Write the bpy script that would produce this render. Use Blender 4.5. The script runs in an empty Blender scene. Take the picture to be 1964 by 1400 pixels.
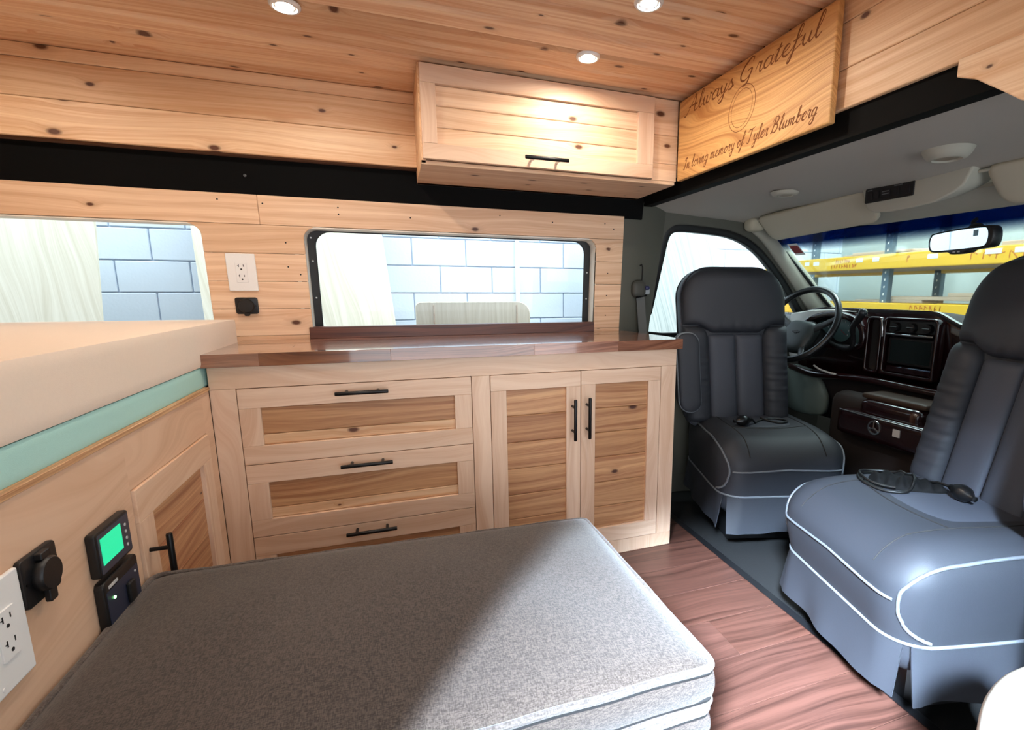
import bpy, bmesh, math, random
from mathutils import Vector, Matrix
random.seed(7)
scene = bpy.context.scene
C = scene.collection

# ------------------------------------------------------------------ camera
def cam_rot(yaw, p, r):
    fw = Vector((math.sin(yaw)*math.cos(p), math.cos(yaw)*math.cos(p), -math.sin(p)))
    rt = Vector((math.cos(yaw), -math.sin(yaw), 0)); up = rt.cross(fw)
    rt2 = math.cos(r)*rt + math.sin(r)*up; up2 = -math.sin(r)*rt + math.cos(r)*up
    m = Matrix((rt2, up2, -fw)).transposed().to_4x4()
    return m
FPX, CX, CY = 958.13, 1110.0, 728.5
cam_data = bpy.data.cameras.new('camera'); cam = bpy.data.objects.new('camera', cam_data); C.objects.link(cam)
m = cam_rot(0.349597, 0.175725, 0.003431); m.translation = Vector((0, 0, 0.982)); cam.matrix_world = m
cam_data.sensor_fit = 'HORIZONTAL'; cam_data.sensor_width = 36.0
cam_data.lens = FPX/1964*36
cam_data.shift_x = (982-CX)/1964; cam_data.shift_y = (CY-700)/1964
cam_data.clip_start = 0.02; cam_data.clip_end = 100
scene.camera = cam

# ------------------------------------------------------------------ light and exposure
scene.view_settings.view_transform = 'Standard'; scene.view_settings.look = 'None'
scene.view_settings.gamma = 1.0; scene.view_settings.use_curve_mapping = False
scene.view_settings.exposure = 0.92
world = bpy.data.worlds.new('shop_light'); scene.world = world; world.use_nodes = True
bg = world.node_tree.nodes['Background']; bg.inputs[0].default_value = (0.80, 0.90, 1.0, 1); bg.inputs[1].default_value = 0.75
def area_light(name, loc, target, size, size_y, power, color, spread=180):
    d = bpy.data.lights.new(name, 'AREA'); d.shape = 'RECTANGLE'; d.size = size; d.size_y = size_y
    d.energy = power; d.color = color; d.spread = math.radians(spread)
    o = bpy.data.objects.new(name, d); C.objects.link(o); o.location = loc
    o.rotation_euler = (Vector(target)-Vector(loc)).to_track_quat('-Z', 'Y').to_euler()
    return o
# daylight falling through the workshop's bay on the passenger side, plus unseen area lamps added to light the block wall and rack
area_light('bay_daylight_beam', (-2.05, -2.45, 3.67), (0.86, 0.74, 0.0), 0.80, 0.80, 32, (0.62, 0.80, 1.0), 13.5)
area_light('shop_ceiling_light', (0.1, 3.0, 2.9), (0.1, 3.6, 0.5), 7.0, 0.5, 72, (0.84, 0.96, 1.0))
area_light('shop_front_light', (3.0, 2.0, 3.0), (3.9, 2.2, 0.8), 0.6, 3.0, 95, (0.95, 0.98, 1.0))

area_light('added_bay_fill', (0.2, -3.0, 0.58), (0.3, 1.2, 0.9), 4.5, 2.4, 50, (0.92, 0.96, 1.0))  # added soft fill lamp outside the side door, brightens the interior

# ------------------------------------------------------------------ materials
def lin(c):
    return tuple(((x/255)/12.92 if x/255 <= 0.04045 else (((x/255)+0.055)/1.055)**2.4) for x in c)
def nodes_of(m):
    m.use_nodes = True; nt = m.node_tree
    return nt, nt.nodes, nt.links, nt.nodes['Principled BSDF']
def plain(name, rgb, rough=0.5, metal=0.0, coat=0.0, bump=0.0, bscale=200.0, var=0.0, spec=None):
    m = bpy.data.materials.new(name); nt, N, L, b = nodes_of(m)
    col = (*lin(rgb), 1)
    b.inputs['Base Color'].default_value = col; b.inputs['Roughness'].default_value = rough
    b.inputs['Metallic'].default_value = metal; b.inputs['Coat Weight'].default_value = coat
    if spec is not None: b.inputs['Specular IOR Level'].default_value = spec
    tc = N.new('ShaderNodeTexCoord')
    nz = N.new('ShaderNodeTexNoise'); nz.inputs['Scale'].default_value = bscale; nz.inputs['Detail'].default_value = 3
    L.new(tc.outputs['Object'], nz.inputs['Vector'])
    if bump:
        bp = N.new('ShaderNodeBump'); bp.inputs['Strength'].default_value = bump; bp.inputs['Distance'].default_value = 0.002
        L.new(nz.outputs['Fac'], bp.inputs['Height']); L.new(bp.outputs['Normal'], b.inputs['Normal'])
    if var:
        n2 = N.new('ShaderNodeTexNoise'); n2.inputs['Scale'].default_value = bscale*0.35; n2.inputs['Detail'].default_value = 4
        L.new(tc.outputs['Object'], n2.inputs['Vector'])
        mx = N.new('ShaderNodeMix'); mx.data_type = 'RGBA'
        mx.inputs[6].default_value = tuple(c*(1-var) for c in col[:3])+(1,); mx.inputs[7].default_value = tuple(min(1, c*(1+var)) for c in col[:3])+(1,)
        L.new(n2.outputs['Fac'], mx.inputs[0]); L.new(mx.outputs[2], b.inputs['Base Color'])
    return m
def emit(name, rgb, strength):
    m = bpy.data.materials.new(name); nt, N, L, b = nodes_of(m)
    b.inputs['Base Color'].default_value = (*lin(rgb), 1)
    b.inputs['Emission Color'].default_value = (*lin(rgb), 1); b.inputs['Emission Strength'].default_value = strength
    return m
def math_node(N, L, op, a, b=None, clamp=False):
    n = N.new('ShaderNodeMath'); n.operation = op; n.use_clamp = clamp
    for i, v in enumerate((a, b)):
        if v is None: continue
        if isinstance(v, (int, float)): n.inputs[i].default_value = v
        else: L.new(v, n.inputs[i])
    return n.outputs[0]
def wood(name, light, dark, knot=(92, 52, 30), axis='x', grain=1.0, knots=0.5, rough=0.5, tint=0.22, ring=0.5, coat=0.0, across=14.0):
    """boards: u runs along the grain, v across it; every object gets its own offset and tone"""
    m = bpy.data.materials.new(name); nt, N, L, b = nodes_of(m)
    tc = N.new('ShaderNodeTexCoord'); sp = N.new('ShaderNodeSeparateXYZ'); L.new(tc.outputs['Object'], sp.inputs[0])
    oi = N.new('ShaderNodeObjectInfo'); rnd = oi.outputs['Random']
    ax = {'x': 0, 'y': 1, 'z': 2}[axis]; oth = [i for i in range(3) if i != ax]
    u = math_node(N, L, 'ADD', sp.outputs[ax], math_node(N, L, 'MULTIPLY', rnd, 37.0))
    v = math_node(N, L, 'ADD', math_node(N, L, 'ADD', sp.outputs[oth[0]], math_node(N, L, 'MULTIPLY', sp.outputs[oth[1]], 0.97)), math_node(N, L, 'MULTIPLY', rnd, 11.0))
    # slow wander of the grain
    cw = N.new('ShaderNodeCombineXYZ'); L.new(math_node(N, L, 'MULTIPLY', u, 1.6), cw.inputs[0]); L.new(math_node(N, L, 'MULTIPLY', v, 6.0), cw.inputs[1])
    wn = N.new('ShaderNodeTexNoise'); wn.noise_dimensions = '2D'; wn.inputs['Scale'].default_value = 1.0; wn.inputs['Detail'].default_value = 1.0
    L.new(cw.outputs[0], wn.inputs['Vector'])
    v2 = math_node(N, L, 'ADD', v, math_node(N, L, 'MULTIPLY', math_node(N, L, 'SUBTRACT', wn.outputs['Fac'], 0.5), 0.11*ring))
    # knots
    ck = N.new('ShaderNodeCombineXYZ'); L.new(math_node(N, L, 'MULTIPLY', u, 4.6), ck.inputs[0]); L.new(math_node(N, L, 'MULTIPLY', v, 9.0), ck.inputs[1])
    vo = N.new('ShaderNodeTexVoronoi'); vo.voronoi_dimensions = '2D'; vo.feature = 'F1'; vo.inputs['Scale'].default_value = 1.0
    L.new(ck.outputs[0], vo.inputs['Vector'])
    sc = N.new('ShaderNodeSeparateColor'); L.new(vo.outputs['Color'], sc.inputs[0])
    has = math_node(N, L, 'LESS_THAN', sc.outputs[0], knots)
    size = math_node(N, L, 'ADD', math_node(N, L, 'MULTIPLY', sc.outputs[1], 0.062), 0.020)
    kd = math_node(N, L, 'DIVIDE', vo.outputs['Distance'], size)
    core = math_node(N, L, 'MULTIPLY', math_node(N, L, 'SUBTRACT', 1.25, kd, True), has)
    halo = math_node(N, L, 'MULTIPLY', math_node(N, L, 'SUBTRACT', 1.0, math_node(N, L, 'MULTIPLY', kd, 0.26), True), has)
    v3 = math_node(N, L, 'ADD', v2, math_node(N, L, 'MULTIPLY', halo, 0.012))
    # streaks
    cg = N.new('ShaderNodeCombineXYZ'); L.new(math_node(N, L, 'MULTIPLY', u, 1.1*grain), cg.inputs[0]); L.new(math_node(N, L, 'MULTIPLY', v3, across*5*grain), cg.inputs[1])
    g1 = N.new('ShaderNodeTexNoise'); g1.noise_dimensions = '2D'; g1.inputs['Scale'].default_value = 1.0; g1.inputs['Detail'].default_value = 5; g1.inputs['Roughness'].default_value = 0.62
    L.new(cg.outputs[0], g1.inputs['Vector'])
    cf = N.new('ShaderNodeCombineXYZ'); L.new(math_node(N, L, 'MULTIPLY', u, 9*grain), cf.inputs[0]); L.new(math_node(N, L, 'MULTIPLY', v3, 420*grain), cf.inputs[1])
    g2 = N.new('ShaderNodeTexNoise'); g2.noise_dimensions = '2D'; g2.inputs['Scale'].default_value = 1.0; g2.inputs['Detail'].default_value = 3
    L.new(cf.outputs[0], g2.inputs['Vector'])
    mixg = math_node(N, L, 'ADD', math_node(N, L, 'MULTIPLY', g1.outputs['Fac'], 0.8), math_node(N, L, 'MULTIPLY', g2.outputs['Fac'], 0.2))
    cr = N.new('ShaderNodeValToRGB'); e = cr.color_ramp.elements
    e[0].position = 0.34; e[0].color = (*lin(dark), 1); e[1].position = 0.62; e[1].color = (*lin(light), 1)
    L.new(mixg, cr.inputs[0])
    # board-to-board tone
    wr = N.new('ShaderNodeTexWhiteNoise'); wr.noise_dimensions = '1D'; L.new(rnd, wr.inputs['W'])
    tn = N.new('ShaderNodeMix'); tn.data_type = 'RGBA'; tn.blend_type = 'MULTIPLY'
    tn.inputs[0].default_value = 1.0
    tr = N.new('ShaderNodeValToRGB'); te = tr.color_ramp.elements
    te[0].color = (1-tint, 1-tint*1.25, 1-tint*1.5, 1); te[1].color = (1.0, 1.0, 1.0, 1)
    L.new(wr.outputs['Value'], tr.inputs[0]); L.new(cr.outputs[0], tn.inputs[6]); L.new(tr.outputs[0], tn.inputs[7])
    h1 = N.new('ShaderNodeMix'); h1.data_type = 'RGBA'; h1.inputs[7].default_value = (*lin(tuple((a+b_)/2 for a, b_ in zip(knot, dark))), 1)
    L.new(math_node(N, L, 'MULTIPLY', math_node(N, L, 'MULTIPLY', halo, halo), 0.55), h1.inputs[0]); L.new(tn.outputs[2], h1.inputs[6])
    k1 = N.new('ShaderNodeMix'); k1.data_type = 'RGBA'; k1.inputs[7].default_value = (*lin(knot), 1)
    L.new(math_node(N, L, 'MULTIPLY', core, 1.6, True), k1.inputs[0]); L.new(h1.outputs[2], k1.inputs[6])
    L.new(k1.outputs[2], b.inputs['Base Color'])
    b.inputs['Roughness'].default_value = rough; b.inputs['Coat Weight'].default_value = coat; b.inputs['Coat Roughness'].default_value = 0.06
    bp = N.new('ShaderNodeBump'); bp.inputs['Strength'].default_value = 0.06; bp.inputs['Distance'].default_value = 0.001
    L.new(mixg, bp.inputs['Height']); L.new(bp.outputs['Normal'], b.inputs['Normal'])
    return m
def fabric(name, a, b_, scale=420):
    m = bpy.data.materials.new(name); nt, N, L, b = nodes_of(m)
    tc = N.new('ShaderNodeTexCoord')
    outs = []
    for sx, sy in ((1.0, 0.22), (0.22, 1.0)):
        mp = N.new('ShaderNodeMapping'); mp.inputs['Scale'].default_value = (sx, sy, 1); L.new(tc.outputs['Object'], mp.inputs[0])
        nz = N.new('ShaderNodeTexNoise'); nz.inputs['Scale'].default_value = scale; nz.inputs['Detail'].default_value = 2.5; L.new(mp.outputs[0], nz.inputs['Vector']); outs.append(nz.outputs['Fac'])
    s = math_node(N, L, 'MULTIPLY', math_node(N, L, 'ADD', outs[0], outs[1]), 0.5)
    cr = N.new('ShaderNodeValToRGB'); e = cr.color_ramp.elements
    e[0].position = 0.40; e[0].color = (*lin(a), 1); e[1].position = 0.60; e[1].color = (*lin(b_), 1)
    L.new(s, cr.inputs[0]); L.new(cr.outputs[0], b.inputs['Base Color'])
    b.inputs['Roughness'].default_value = 0.95; b.inputs['Specular IOR Level'].default_value = 0.15
    b.inputs['Sheen Weight'].default_value = 0.25
    bp = N.new('ShaderNodeBump'); bp.inputs['Strength'].default_value = 0.35; bp.inputs['Distance'].default_value = 0.001
    L.new(s, bp.inputs['Height']); L.new(bp.outputs['Normal'], b.inputs['Normal'])
    return m
def glass(name, tint=(1, 1, 1), refl=0.6, band=None):
    m = bpy.data.materials.new(name); m.use_nodes = True; nt = m.node_tree; N = nt.nodes; L = nt.links
    N.remove(N['Principled BSDF']); out = N['Material Output']
    tr = N.new('ShaderNodeBsdfTransparent'); tr.inputs[0].default_value = (*tint, 1)
    gl = N.new('ShaderNodeBsdfGlossy'); gl.inputs['Roughness'].default_value = 0.02
    fr = N.new('ShaderNodeFresnel'); fr.inputs[0].default_value = 1.45
    mx = N.new('ShaderNodeMixShader'); L.new(math_node(N, L, 'MULTIPLY', fr.outputs[0], refl), mx.inputs[0])
    L.new(tr.outputs[0], mx.inputs[1]); L.new(gl.outputs[0], mx.inputs[2]); L.new(mx.outputs[0], out.inputs[0])
    if band:
        tc = N.new('ShaderNodeTexCoord'); sp = N.new('ShaderNodeSeparateXYZ'); L.new(tc.outputs['Object'], sp.inputs[0])
        mr = N.new('ShaderNodeMapRange'); mr.inputs[1].default_value = band[0]; mr.inputs[2].default_value = band[1]; L.new(sp.outputs[2], mr.inputs[0])
        mc = N.new('ShaderNodeMix'); mc.data_type = 'RGBA'; mc.inputs[6].default_value = (*tint, 1); mc.inputs[7].default_value = (*band[2], 1)
        L.new(mr.outputs[0], mc.inputs[0]); L.new(mc.outputs[2], tr.inputs[0])
    return m

M = {}
M['pine_x'] = wood('pine_boards', (248, 213, 174), (224, 174, 130), axis='x', knots=0.6, tint=0.24)
M['pine_y'] = wood('pine_boards_across', (248, 212, 172), (224, 174, 128), axis='y', knots=0.34, tint=0.14)
M['ceil'] = wood('ceiling_pine', (252, 218, 182), (226, 170, 128), axis='x', knots=0.72, tint=0.34)
M['panel_x'] = wood('pale_pine', (246, 213, 180), (224, 180, 142), axis='x', knots=0.40, tint=0.16, grain=0.8)
M['maple_x'] = wood('maple_rail', (234, 204, 178), (218, 180, 150), axis='x', knots=0.0, tint=0.10, grain=0.8, ring=1.5, across=9)
M['maple_z'] = wood('maple_stile', (234, 204, 178), (218, 180, 150), axis='z', knots=0.0, tint=0.10, grain=0.8, ring=1.5, across=9)
M['maple_y'] = wood('maple_rail_across', (230, 198, 170), (214, 174, 142), axis='y', knots=0.0, tint=0.08, grain=0.8, ring=1.5, across=9)
M['cedar_x'] = wood('cedar_panel', (214, 166, 120), (168, 114, 76), knot=(70, 34, 20), axis='x', knots=0.30, tint=0.24, ring=0.6, grain=0.8)
M['cedar_y'] = wood('cedar_panel_across', (214, 166, 124), (164, 108, 76), knot=(70, 34, 20), axis='y', knots=0.2, tint=0.24, ring=0.6, grain=0.8)
M['oak_y'] = wood('sign_oak', (226, 176, 112), (182, 124, 66), axis='y', knots=0.06, tint=0.0, ring=2.0, grain=1.1)
M['walnut'] = wood('walnut_top', (178, 130, 108), (118, 78, 64), axis='x', knots=0.0, tint=0.55, ring=1.2, rough=0.25, coat=1.0)
M['walnut_dark'] = wood('walnut_sill', (104, 60, 44), (66, 34, 26), axis='x', knots=0.0, tint=0.0, ring=1.2, rough=0.4)
M['vinyl'] = wood('floor_planks', (92, 60, 51), (58, 36, 30), knot=(70, 40, 30), axis='x', knots=0.03, tint=0.14, ring=0.8, rough=0.34, grain=0.9)
M['ply_y'] = wood('birch_ply', (224, 188, 158), (210, 170, 138), axis='y', knots=0.0, tint=0.0, ring=2.4, grain=0.35)
M['ply_edge'] = wood('ply_edge', (222, 180, 136), (168, 118, 78), axis='y', knots=0.0, tint=0.0, ring=0.1, grain=2.2)
M['ply_out'] = wood('plywood_sheet', (236, 230, 212), (216, 208, 186), axis='z', knots=0.03, tint=0.04, ring=0.9, grain=0.6, rough=0.8)
M['board_out'] = wood('stacked_board', (226, 208, 190), (196, 172, 150), axis='y', knots=0.0, tint=0.15, grain=0.6, rough=0.8)
M['groove'] = plain('dark_groove', (88, 56, 36), 0.9)
M['black'] = plain('black_paint', (3, 3, 3), 0.8, bump=0.05, spec=0.15)
M['black_metal'] = plain('matte_black_metal', (16, 15, 16), 0.38, 0.4)
M['black_plastic'] = plain('black_plastic', (18, 18, 20), 0.42, bump=0.08, bscale=900)
M['rubber'] = plain('black_rubber_mat', (8, 8, 9), 0.85, bump=0.3, bscale=300, var=0.25)
M['white_plastic'] = plain('white_plastic', (238, 238, 236), 0.35)
M['off_white'] = plain('white_reveal', (232, 224, 210), 0.5)
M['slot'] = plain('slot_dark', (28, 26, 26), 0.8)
M['steel'] = plain('steel', (190, 190, 190), 0.3, 1.0)
M['foam'] = plain('cream_foam', (232, 214, 196), 0.95, bump=0.12, bscale=500, var=0.03)
M['foam_top'] = plain('cream_foam_top', (232, 214, 196), 0.95, bump=0.12, bscale=500, var=0.03)
M['foam_teal'] = plain('teal_foam', (170, 214, 206), 0.95, bump=0.15, bscale=500, var=0.03)
M['cushion'] = fabric('grey_brown_weave', (54, 46, 41), (86, 75, 68), 600)
M['welt'] = fabric('cushion_welt', (74, 66, 62), (104, 95, 90), 500)
M['leather'] = plain('charcoal_leather', (46, 48, 54), 0.58, bump=0.10, bscale=700, var=0.05, spec=0.38)
M['leather_mid'] = plain('grey_leather', (62, 65, 74), 0.58, bump=0.10, bscale=700, var=0.05, spec=0.38)
M['piping'] = plain('light_piping', (104, 108, 114), 0.5)
M['headliner'] = plain('headliner_cloth', (172, 168, 158), 0.95, bump=0.15, bscale=900, var=0.04)
M['trim_grey'] = plain('grey_trim', (86, 86, 77), 0.7, bump=0.08, bscale=800)
M['trim_light'] = plain('light_grey_trim', (176, 174, 160), 0.7, bump=0.08, bscale=800)
M['visor'] = plain('visor_cloth', (190, 184, 164), 0.9, bump=0.1, bscale=900)
M['burgundy'] = plain('burgundy_gloss', (30, 9, 11), 0.18, coat=0.6, var=0.3, bscale=30)
M['dash_dark'] = plain('dash_plastic', (24, 17, 19), 0.8, bump=0.1, bscale=700)
M['dash_grey'] = plain('dash_grey', (206, 206, 202), 0.6)
M['gauge'] = plain('gauge_face', (70, 96, 96), 0.4)
M['chrome'] = plain('chrome', (220, 220, 220), 0.12, 1.0)
M['mirror'] = plain('mirror_glass', (235, 240, 240), 0.02, 1.0)
M['screen'] = emit('green_screen', (30, 196, 140), 0.55)
M['led_green'] = emit('status_led', (150, 255, 160), 4.0)
M['lens'] = emit('warm_lens', (255, 243, 226), 430.0)
M['block'] = plain('painted_block', (224, 234, 245), 0.85, bump=0.5, bscale=60, var=0.03)
M['mortar'] = plain('painted_joint', (204, 216, 231), 0.9)
M['shop_wall'] = plain('shop_wall_paint', (196, 206, 204), 0.9, var=0.03, bscale=3)
M['concrete'] = plain('concrete_floor', (150, 150, 150), 0.9, var=0.1, bscale=5)
M['yellow'] = plain('yellow_rack_paint', (250, 196, 56), 0.55, var=0.04, bscale=10)
M['rack_post'] = plain('blue_grey_rack', (96, 116, 134), 0.5)
M['white_paper'] = plain('white_paper', (246, 246, 244), 0.8)
M['marker'] = plain('orange_marker', (206, 120, 50), 0.8)
M['glass'] = glass('window_glass', (0.97, 0.99, 1.0), 0.5)
M['shield'] = glass('windshield_glass', (0.86, 0.95, 0.93), 0.5, band=(0.295, 0.335, (0.004, 0.05, 0.16)))
M['beige'] = plain('beige_plastic', (190, 184, 172), 0.5, bump=0.05, bscale=700)
M['burn'] = plain('carved_brown', (120, 70, 32), 0.9)
M['red_label'] = plain('red_label', (150, 60, 66), 0.7)
M['text_grey'] = plain('grey_lettering', (190, 190, 190), 0.7)
M['ply_white'] = wood('whitewashed_ply', (180, 190, 187), (146, 158, 155), axis='z', knots=0.06, tint=0.0, ring=0.5, grain=0.7, rough=0.8)

# ------------------------------------------------------------------ geometry helpers
class G:
    def __init__(s): s.v = []; s.f = []
    def add(s, vs, fs):
        k = len(s.v); s.v += [Vector(p) for p in vs]; s.f += [tuple(i+k for i in q) for q in fs]; return s
    def join(s, o): return s.add(o.v, o.f)
    def xf(s, m): s.v = [m @ p for p in s.v]; return s
def box(x0, x1, y0, y1, z0, z1):
    g = G(); vs = [(x, y, z) for x in (x0, x1) for y in (y0, y1) for z in (z0, z1)]
    return g.add(vs, [(0, 1, 3, 2), (4, 6, 7, 5), (0, 4, 5, 1), (2, 3, 7, 6), (0, 2, 6, 4), (1, 5, 7, 3)])
def prism(poly, axis, a0, a1):
    """polygon in the other two axes (in x,y,z order) pushed along axis from a0 to a1"""
    n = len(poly); g = G()
    def P(p, a): return {'x': (a, p[0], p[1]), 'y': (p[0], a, p[1]), 'z': (p[0], p[1], a)}[axis]
    vs = [P(p, a0) for p in poly] + [P(p, a1) for p in poly]
    fs = [tuple(range(n)), tuple(range(2*n-1, n-1, -1))] + [(i, (i+1) % n, n+(i+1) % n, n+i) for i in range(n)]
    return g.add(vs, fs)
def ringprism(outer, inner, axis, a0, a1):
    """same, with a hole; outer and inner have equal counts"""
    n = len(outer); g = G()
    def P(p, a): return {'x': (a, p[0], p[1]), 'y': (p[0], a, p[1]), 'z': (p[0], p[1], a)}[axis]
    vs = [P(p, a) for a in (a0, a1) for L_ in (outer, inner) for p in L_]
    fs = []
    for i in range(n):
        j = (i+1) % n
        fs += [(i, j, n+j, n+i), (2*n+i, 3*n+i, 3*n+j, 2*n+j), (i, 2*n+i, 2*n+j, j), (n+i, n+j, 3*n+j, 3*n+i)]
    return g.add(vs, fs)
def rrect(x0, x1, y0, y1, r, n=6):
    rs = r if isinstance(r, (tuple, list)) else (r,)*4      # bl br tr tl
    pts = []
    for (cx, cy, a0, rr) in ((x0, y0, 180, rs[0]), (x1, y0, 270, rs[1]), (x1, y1, 0, rs[2]), (x0, y1, 90, rs[3])):
        sx = 1 if cx == x0 else -1; sy = 1 if cy == y0 else -1
        for k in range(n+1):
            a = math.radians(a0+90*k/n); pts.append((cx+sx*rr+rr*math.cos(a), cy+sy*rr+rr*math.sin(a)))
    return pts
def ellipse(cx, cy, rx, ry, n=32): return [(cx+rx*math.cos(2*math.pi*k/n), cy+ry*math.sin(2*math.pi*k/n)) for k in range(n)]
def crom(pts, n=6, closed=False):
    P_ = [Vector(p) for p in pts]; out = []; N_ = len(P_)
    for i in range(N_ if closed else N_-1):
        if closed: a, b, c, d = P_[i-1], P_[i], P_[(i+1) % N_], P_[(i+2) % N_]
        else: a, b, c, d = P_[max(i-1, 0)], P_[i], P_[i+1], P_[min(i+2, N_-1)]
        for k in range(n):
            t = k/n; out.append(0.5*((2*b)+(c-a)*t+(2*a-5*b+4*c-d)*t*t+(3*b-a-3*c+d)*t**3))
    if not closed: out.append(P_[-1])
    return out
def tube(path, r, n=8, closed=False, flat=None):
    """round (or flattened: flat=(normal, factor)) rod along a path; r may be a list"""
    P_ = [Vector(p) for p in path]; N_ = len(P_); g = G(); vs = []; ref = None
    for i in range(N_):
        t = (P_[(i+1) % N_]-P_[i-1]) if closed else (P_[min(i+1, N_-1)]-P_[max(i-1, 0)])
        t = t.normalized() if t.length > 1e-9 else Vector((0, 0, 1))
        if flat is not None: a = Vector(flat[0]).normalized()
        elif ref is None: a = Vector((0, 0, 1)) if abs(t.z) < 0.9 else Vector((1, 0, 0))
        else: a = ref
        a = (a-t*a.dot(t)); a = a.normalized() if a.length > 1e-6 else t.orthogonal().normalized()
        b = t.cross(a); ref = a; rr = r[i] if isinstance(r, list) else r
        for k in range(n):
            w = 2*math.pi*k/n; vs.append(P_[i]+a*math.cos(w)*rr*(flat[1] if flat else 1)+b*math.sin(w)*rr)
    fs = []
    for i in range(N_ if closed else N_-1):
        j = (i+1) % N_
        for k in range(n): fs.append((i*n+k, i*n+(k+1) % n, j*n+(k+1) % n, j*n+k))
    if not closed: fs += [tuple(range(n-1, -1, -1)), tuple((N_-1)*n+k for k in range(n))]
    return g.add(vs, fs)
def frame_of(d):
    d = Vector(d).normalized(); u = d.orthogonal().normalized(); return u, d.cross(u), d
def lathe(prof, o, d, n=24):
    u, v, w = frame_of(d); o = Vector(o); g = G(); vs = []
    for (r, h) in prof:
        for k in range(n):
            a = 2*math.pi*k/n; vs.append(o+w*h+(u*math.cos(a)+v*math.sin(a))*max(r, 1e-5))
    m_ = len(prof); fs = []
    for i in range(m_-1):
        for k in range(n): fs.append((i*n+k, i*n+(k+1) % n, (i+1)*n+(k+1) % n, (i+1)*n+k))
    fs += [tuple(range(n-1, -1, -1)), tuple((m_-1)*n+k for k in range(n))]
    return g.add(vs, fs)
def rbox(x0, x1, y0, y1, z0, z1, r, n=8, fn=None):
    """soft box: cube grid pushed onto a rounded box"""
    c = Vector(((x0+x1)/2, (y0+y1)/2, (z0+z1)/2)); h = Vector(((x1-x0)/2, (y1-y0)/2, (z1-z0)/2)); g = G(); idx = {}; vs = []
    def vert(p):
        key = tuple(round(q, 5) for q in p)
        if key in idx: return idx[key]
        q = Vector([math.copysign(abs(a)**0.8, a) for a in p])
        w = Vector([q[i]*h[i] for i in range(3)])
        inner = Vector([max(-(h[i]-min(r, h[i]*0.98)), min(h[i]-min(r, h[i]*0.98), w[i])) for i in range(3)])
        d = w-inner
        if d.length > 1e-9:
            rr = Vector([min(r, h[i]*0.98) for i in range(3)])
            dd = Vector([d[i]/rr[i] for i in range(3)]); L_ = max(abs(x) for x in dd); dn = dd.normalized()*L_ if dd.length > 0 else dd
            w = inner+Vector([dn[i]*rr[i] for i in range(3)])
        w = w+c
        if fn: w = Vector(fn(w))
        idx[key] = len(vs); vs.append(w); return idx[key]
    fs = []
    for ax in range(3):
        for s in (-1, 1):
            for i in range(n):
                for j in range(n):
                    q = []
                    for (a, b) in ((i, j), (i+1, j), (i+1, j+1), (i, j+1)):
                        p = [0, 0, 0]; p[ax] = s; p[(ax+1) % 3] = -1+2*a/n; p[(ax+2) % 3] = -1+2*b/n; q.append(vert(p))
                    fs.append(tuple(q if s > 0 else q[::-1]))
    return g.add(vs, fs)
def pad(outline, o, u, v, w, t, back=0.0, p=2.6, rings=8, fn=None):
    """upholstered pad: flat outline in (u,v), domed by t along w; back = thickness behind"""
    o, u, v, w = map(Vector, (o, u, v, w)); n = len(outline); g = G(); vs = []
    cx = sum(q[0] for q in outline)/n; cy = sum(q[1] for q in outline)/n
    def put(s, h):
        for q in outline:
            a = cx+(q[0]-cx)*s; b = cy+(q[1]-cy)*s; P_ = o+u*a+v*b+w*h
            vs.append(Vector(fn(P_, a, b)) if fn else P_)
    sc = [math.cos(math.pi/2*(k/rings))**0.55 if k < rings else 0.0 for k in range(rings+1)]
    put(0.94, -back); put(1.0, -back*0.55)
    for s in sc: put(s, t*(1-s**p)**(1/p) if s < 1 else 0.0)
    m_ = rings+3; fs = [tuple(range(n-1, -1, -1))]
    for i in range(m_-1):
        for k in range(n): fs.append((i*n+k, i*n+(k+1) % n, (i+1)*n+(k+1) % n, (i+1)*n+k))
    return g.add(vs, fs)
def loft(fl, fr, z0, z1, t, nz=30, na=12, p=2.4, ends=0.02, back=0.02, fn=None):
    """upholstered strip in (y,z): left/right edges fl(z), fr(z); domed by t along +x; rounded ends"""
    g = G(); vs = []
    for i in range(nz+1):
        z = z0+(z1-z0)*i/nz; e = min(z-z0, z1-z)
        k = math.sqrt(max(0.0, 1-(1-min(1, e/ends))**2)); a, b = fl(z), fr(z)
        for j in range(na+1):
            s_ = -math.cos(math.pi*j/na)
            h = t*k*(max(0.0, 1-abs(s_)**p))**(1/p); y = a+(b-a)*(s_+1)/2
            P_ = (h, y, z); vs.append(Vector(fn(P_, y, z)) if fn else Vector(P_))
        for (y, hh) in ((b, -back), (a, -back)):
            P_ = (hh, y, z); vs.append(Vector(fn(P_, y, z)) if fn else Vector(P_))
    n = na+3; fs = []
    for i in range(nz):
        for j in range(n): fs.append((i*n+j, i*n+(j+1) % n, (i+1)*n+(j+1) % n, (i+1)*n+j))
    fs += [tuple(range(n-1, -1, -1)), tuple(nz*n+j for j in range(n))]
    return g.add(vs, fs)
from mathutils.bvhtree import BVHTree
def snap(pts, g, lift=0.001):
    """lay points on the surface of g"""
    bv = BVHTree.FromPolygons([tuple(v) for v in g.v], g.f); out = []
    for p in pts:
        q, nrm, i, d = bv.find_nearest(Vector(p)); out.append(q+(Vector(p)-q).normalized()*0+nrm*lift if q is not None else Vector(p))
    return out
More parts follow.
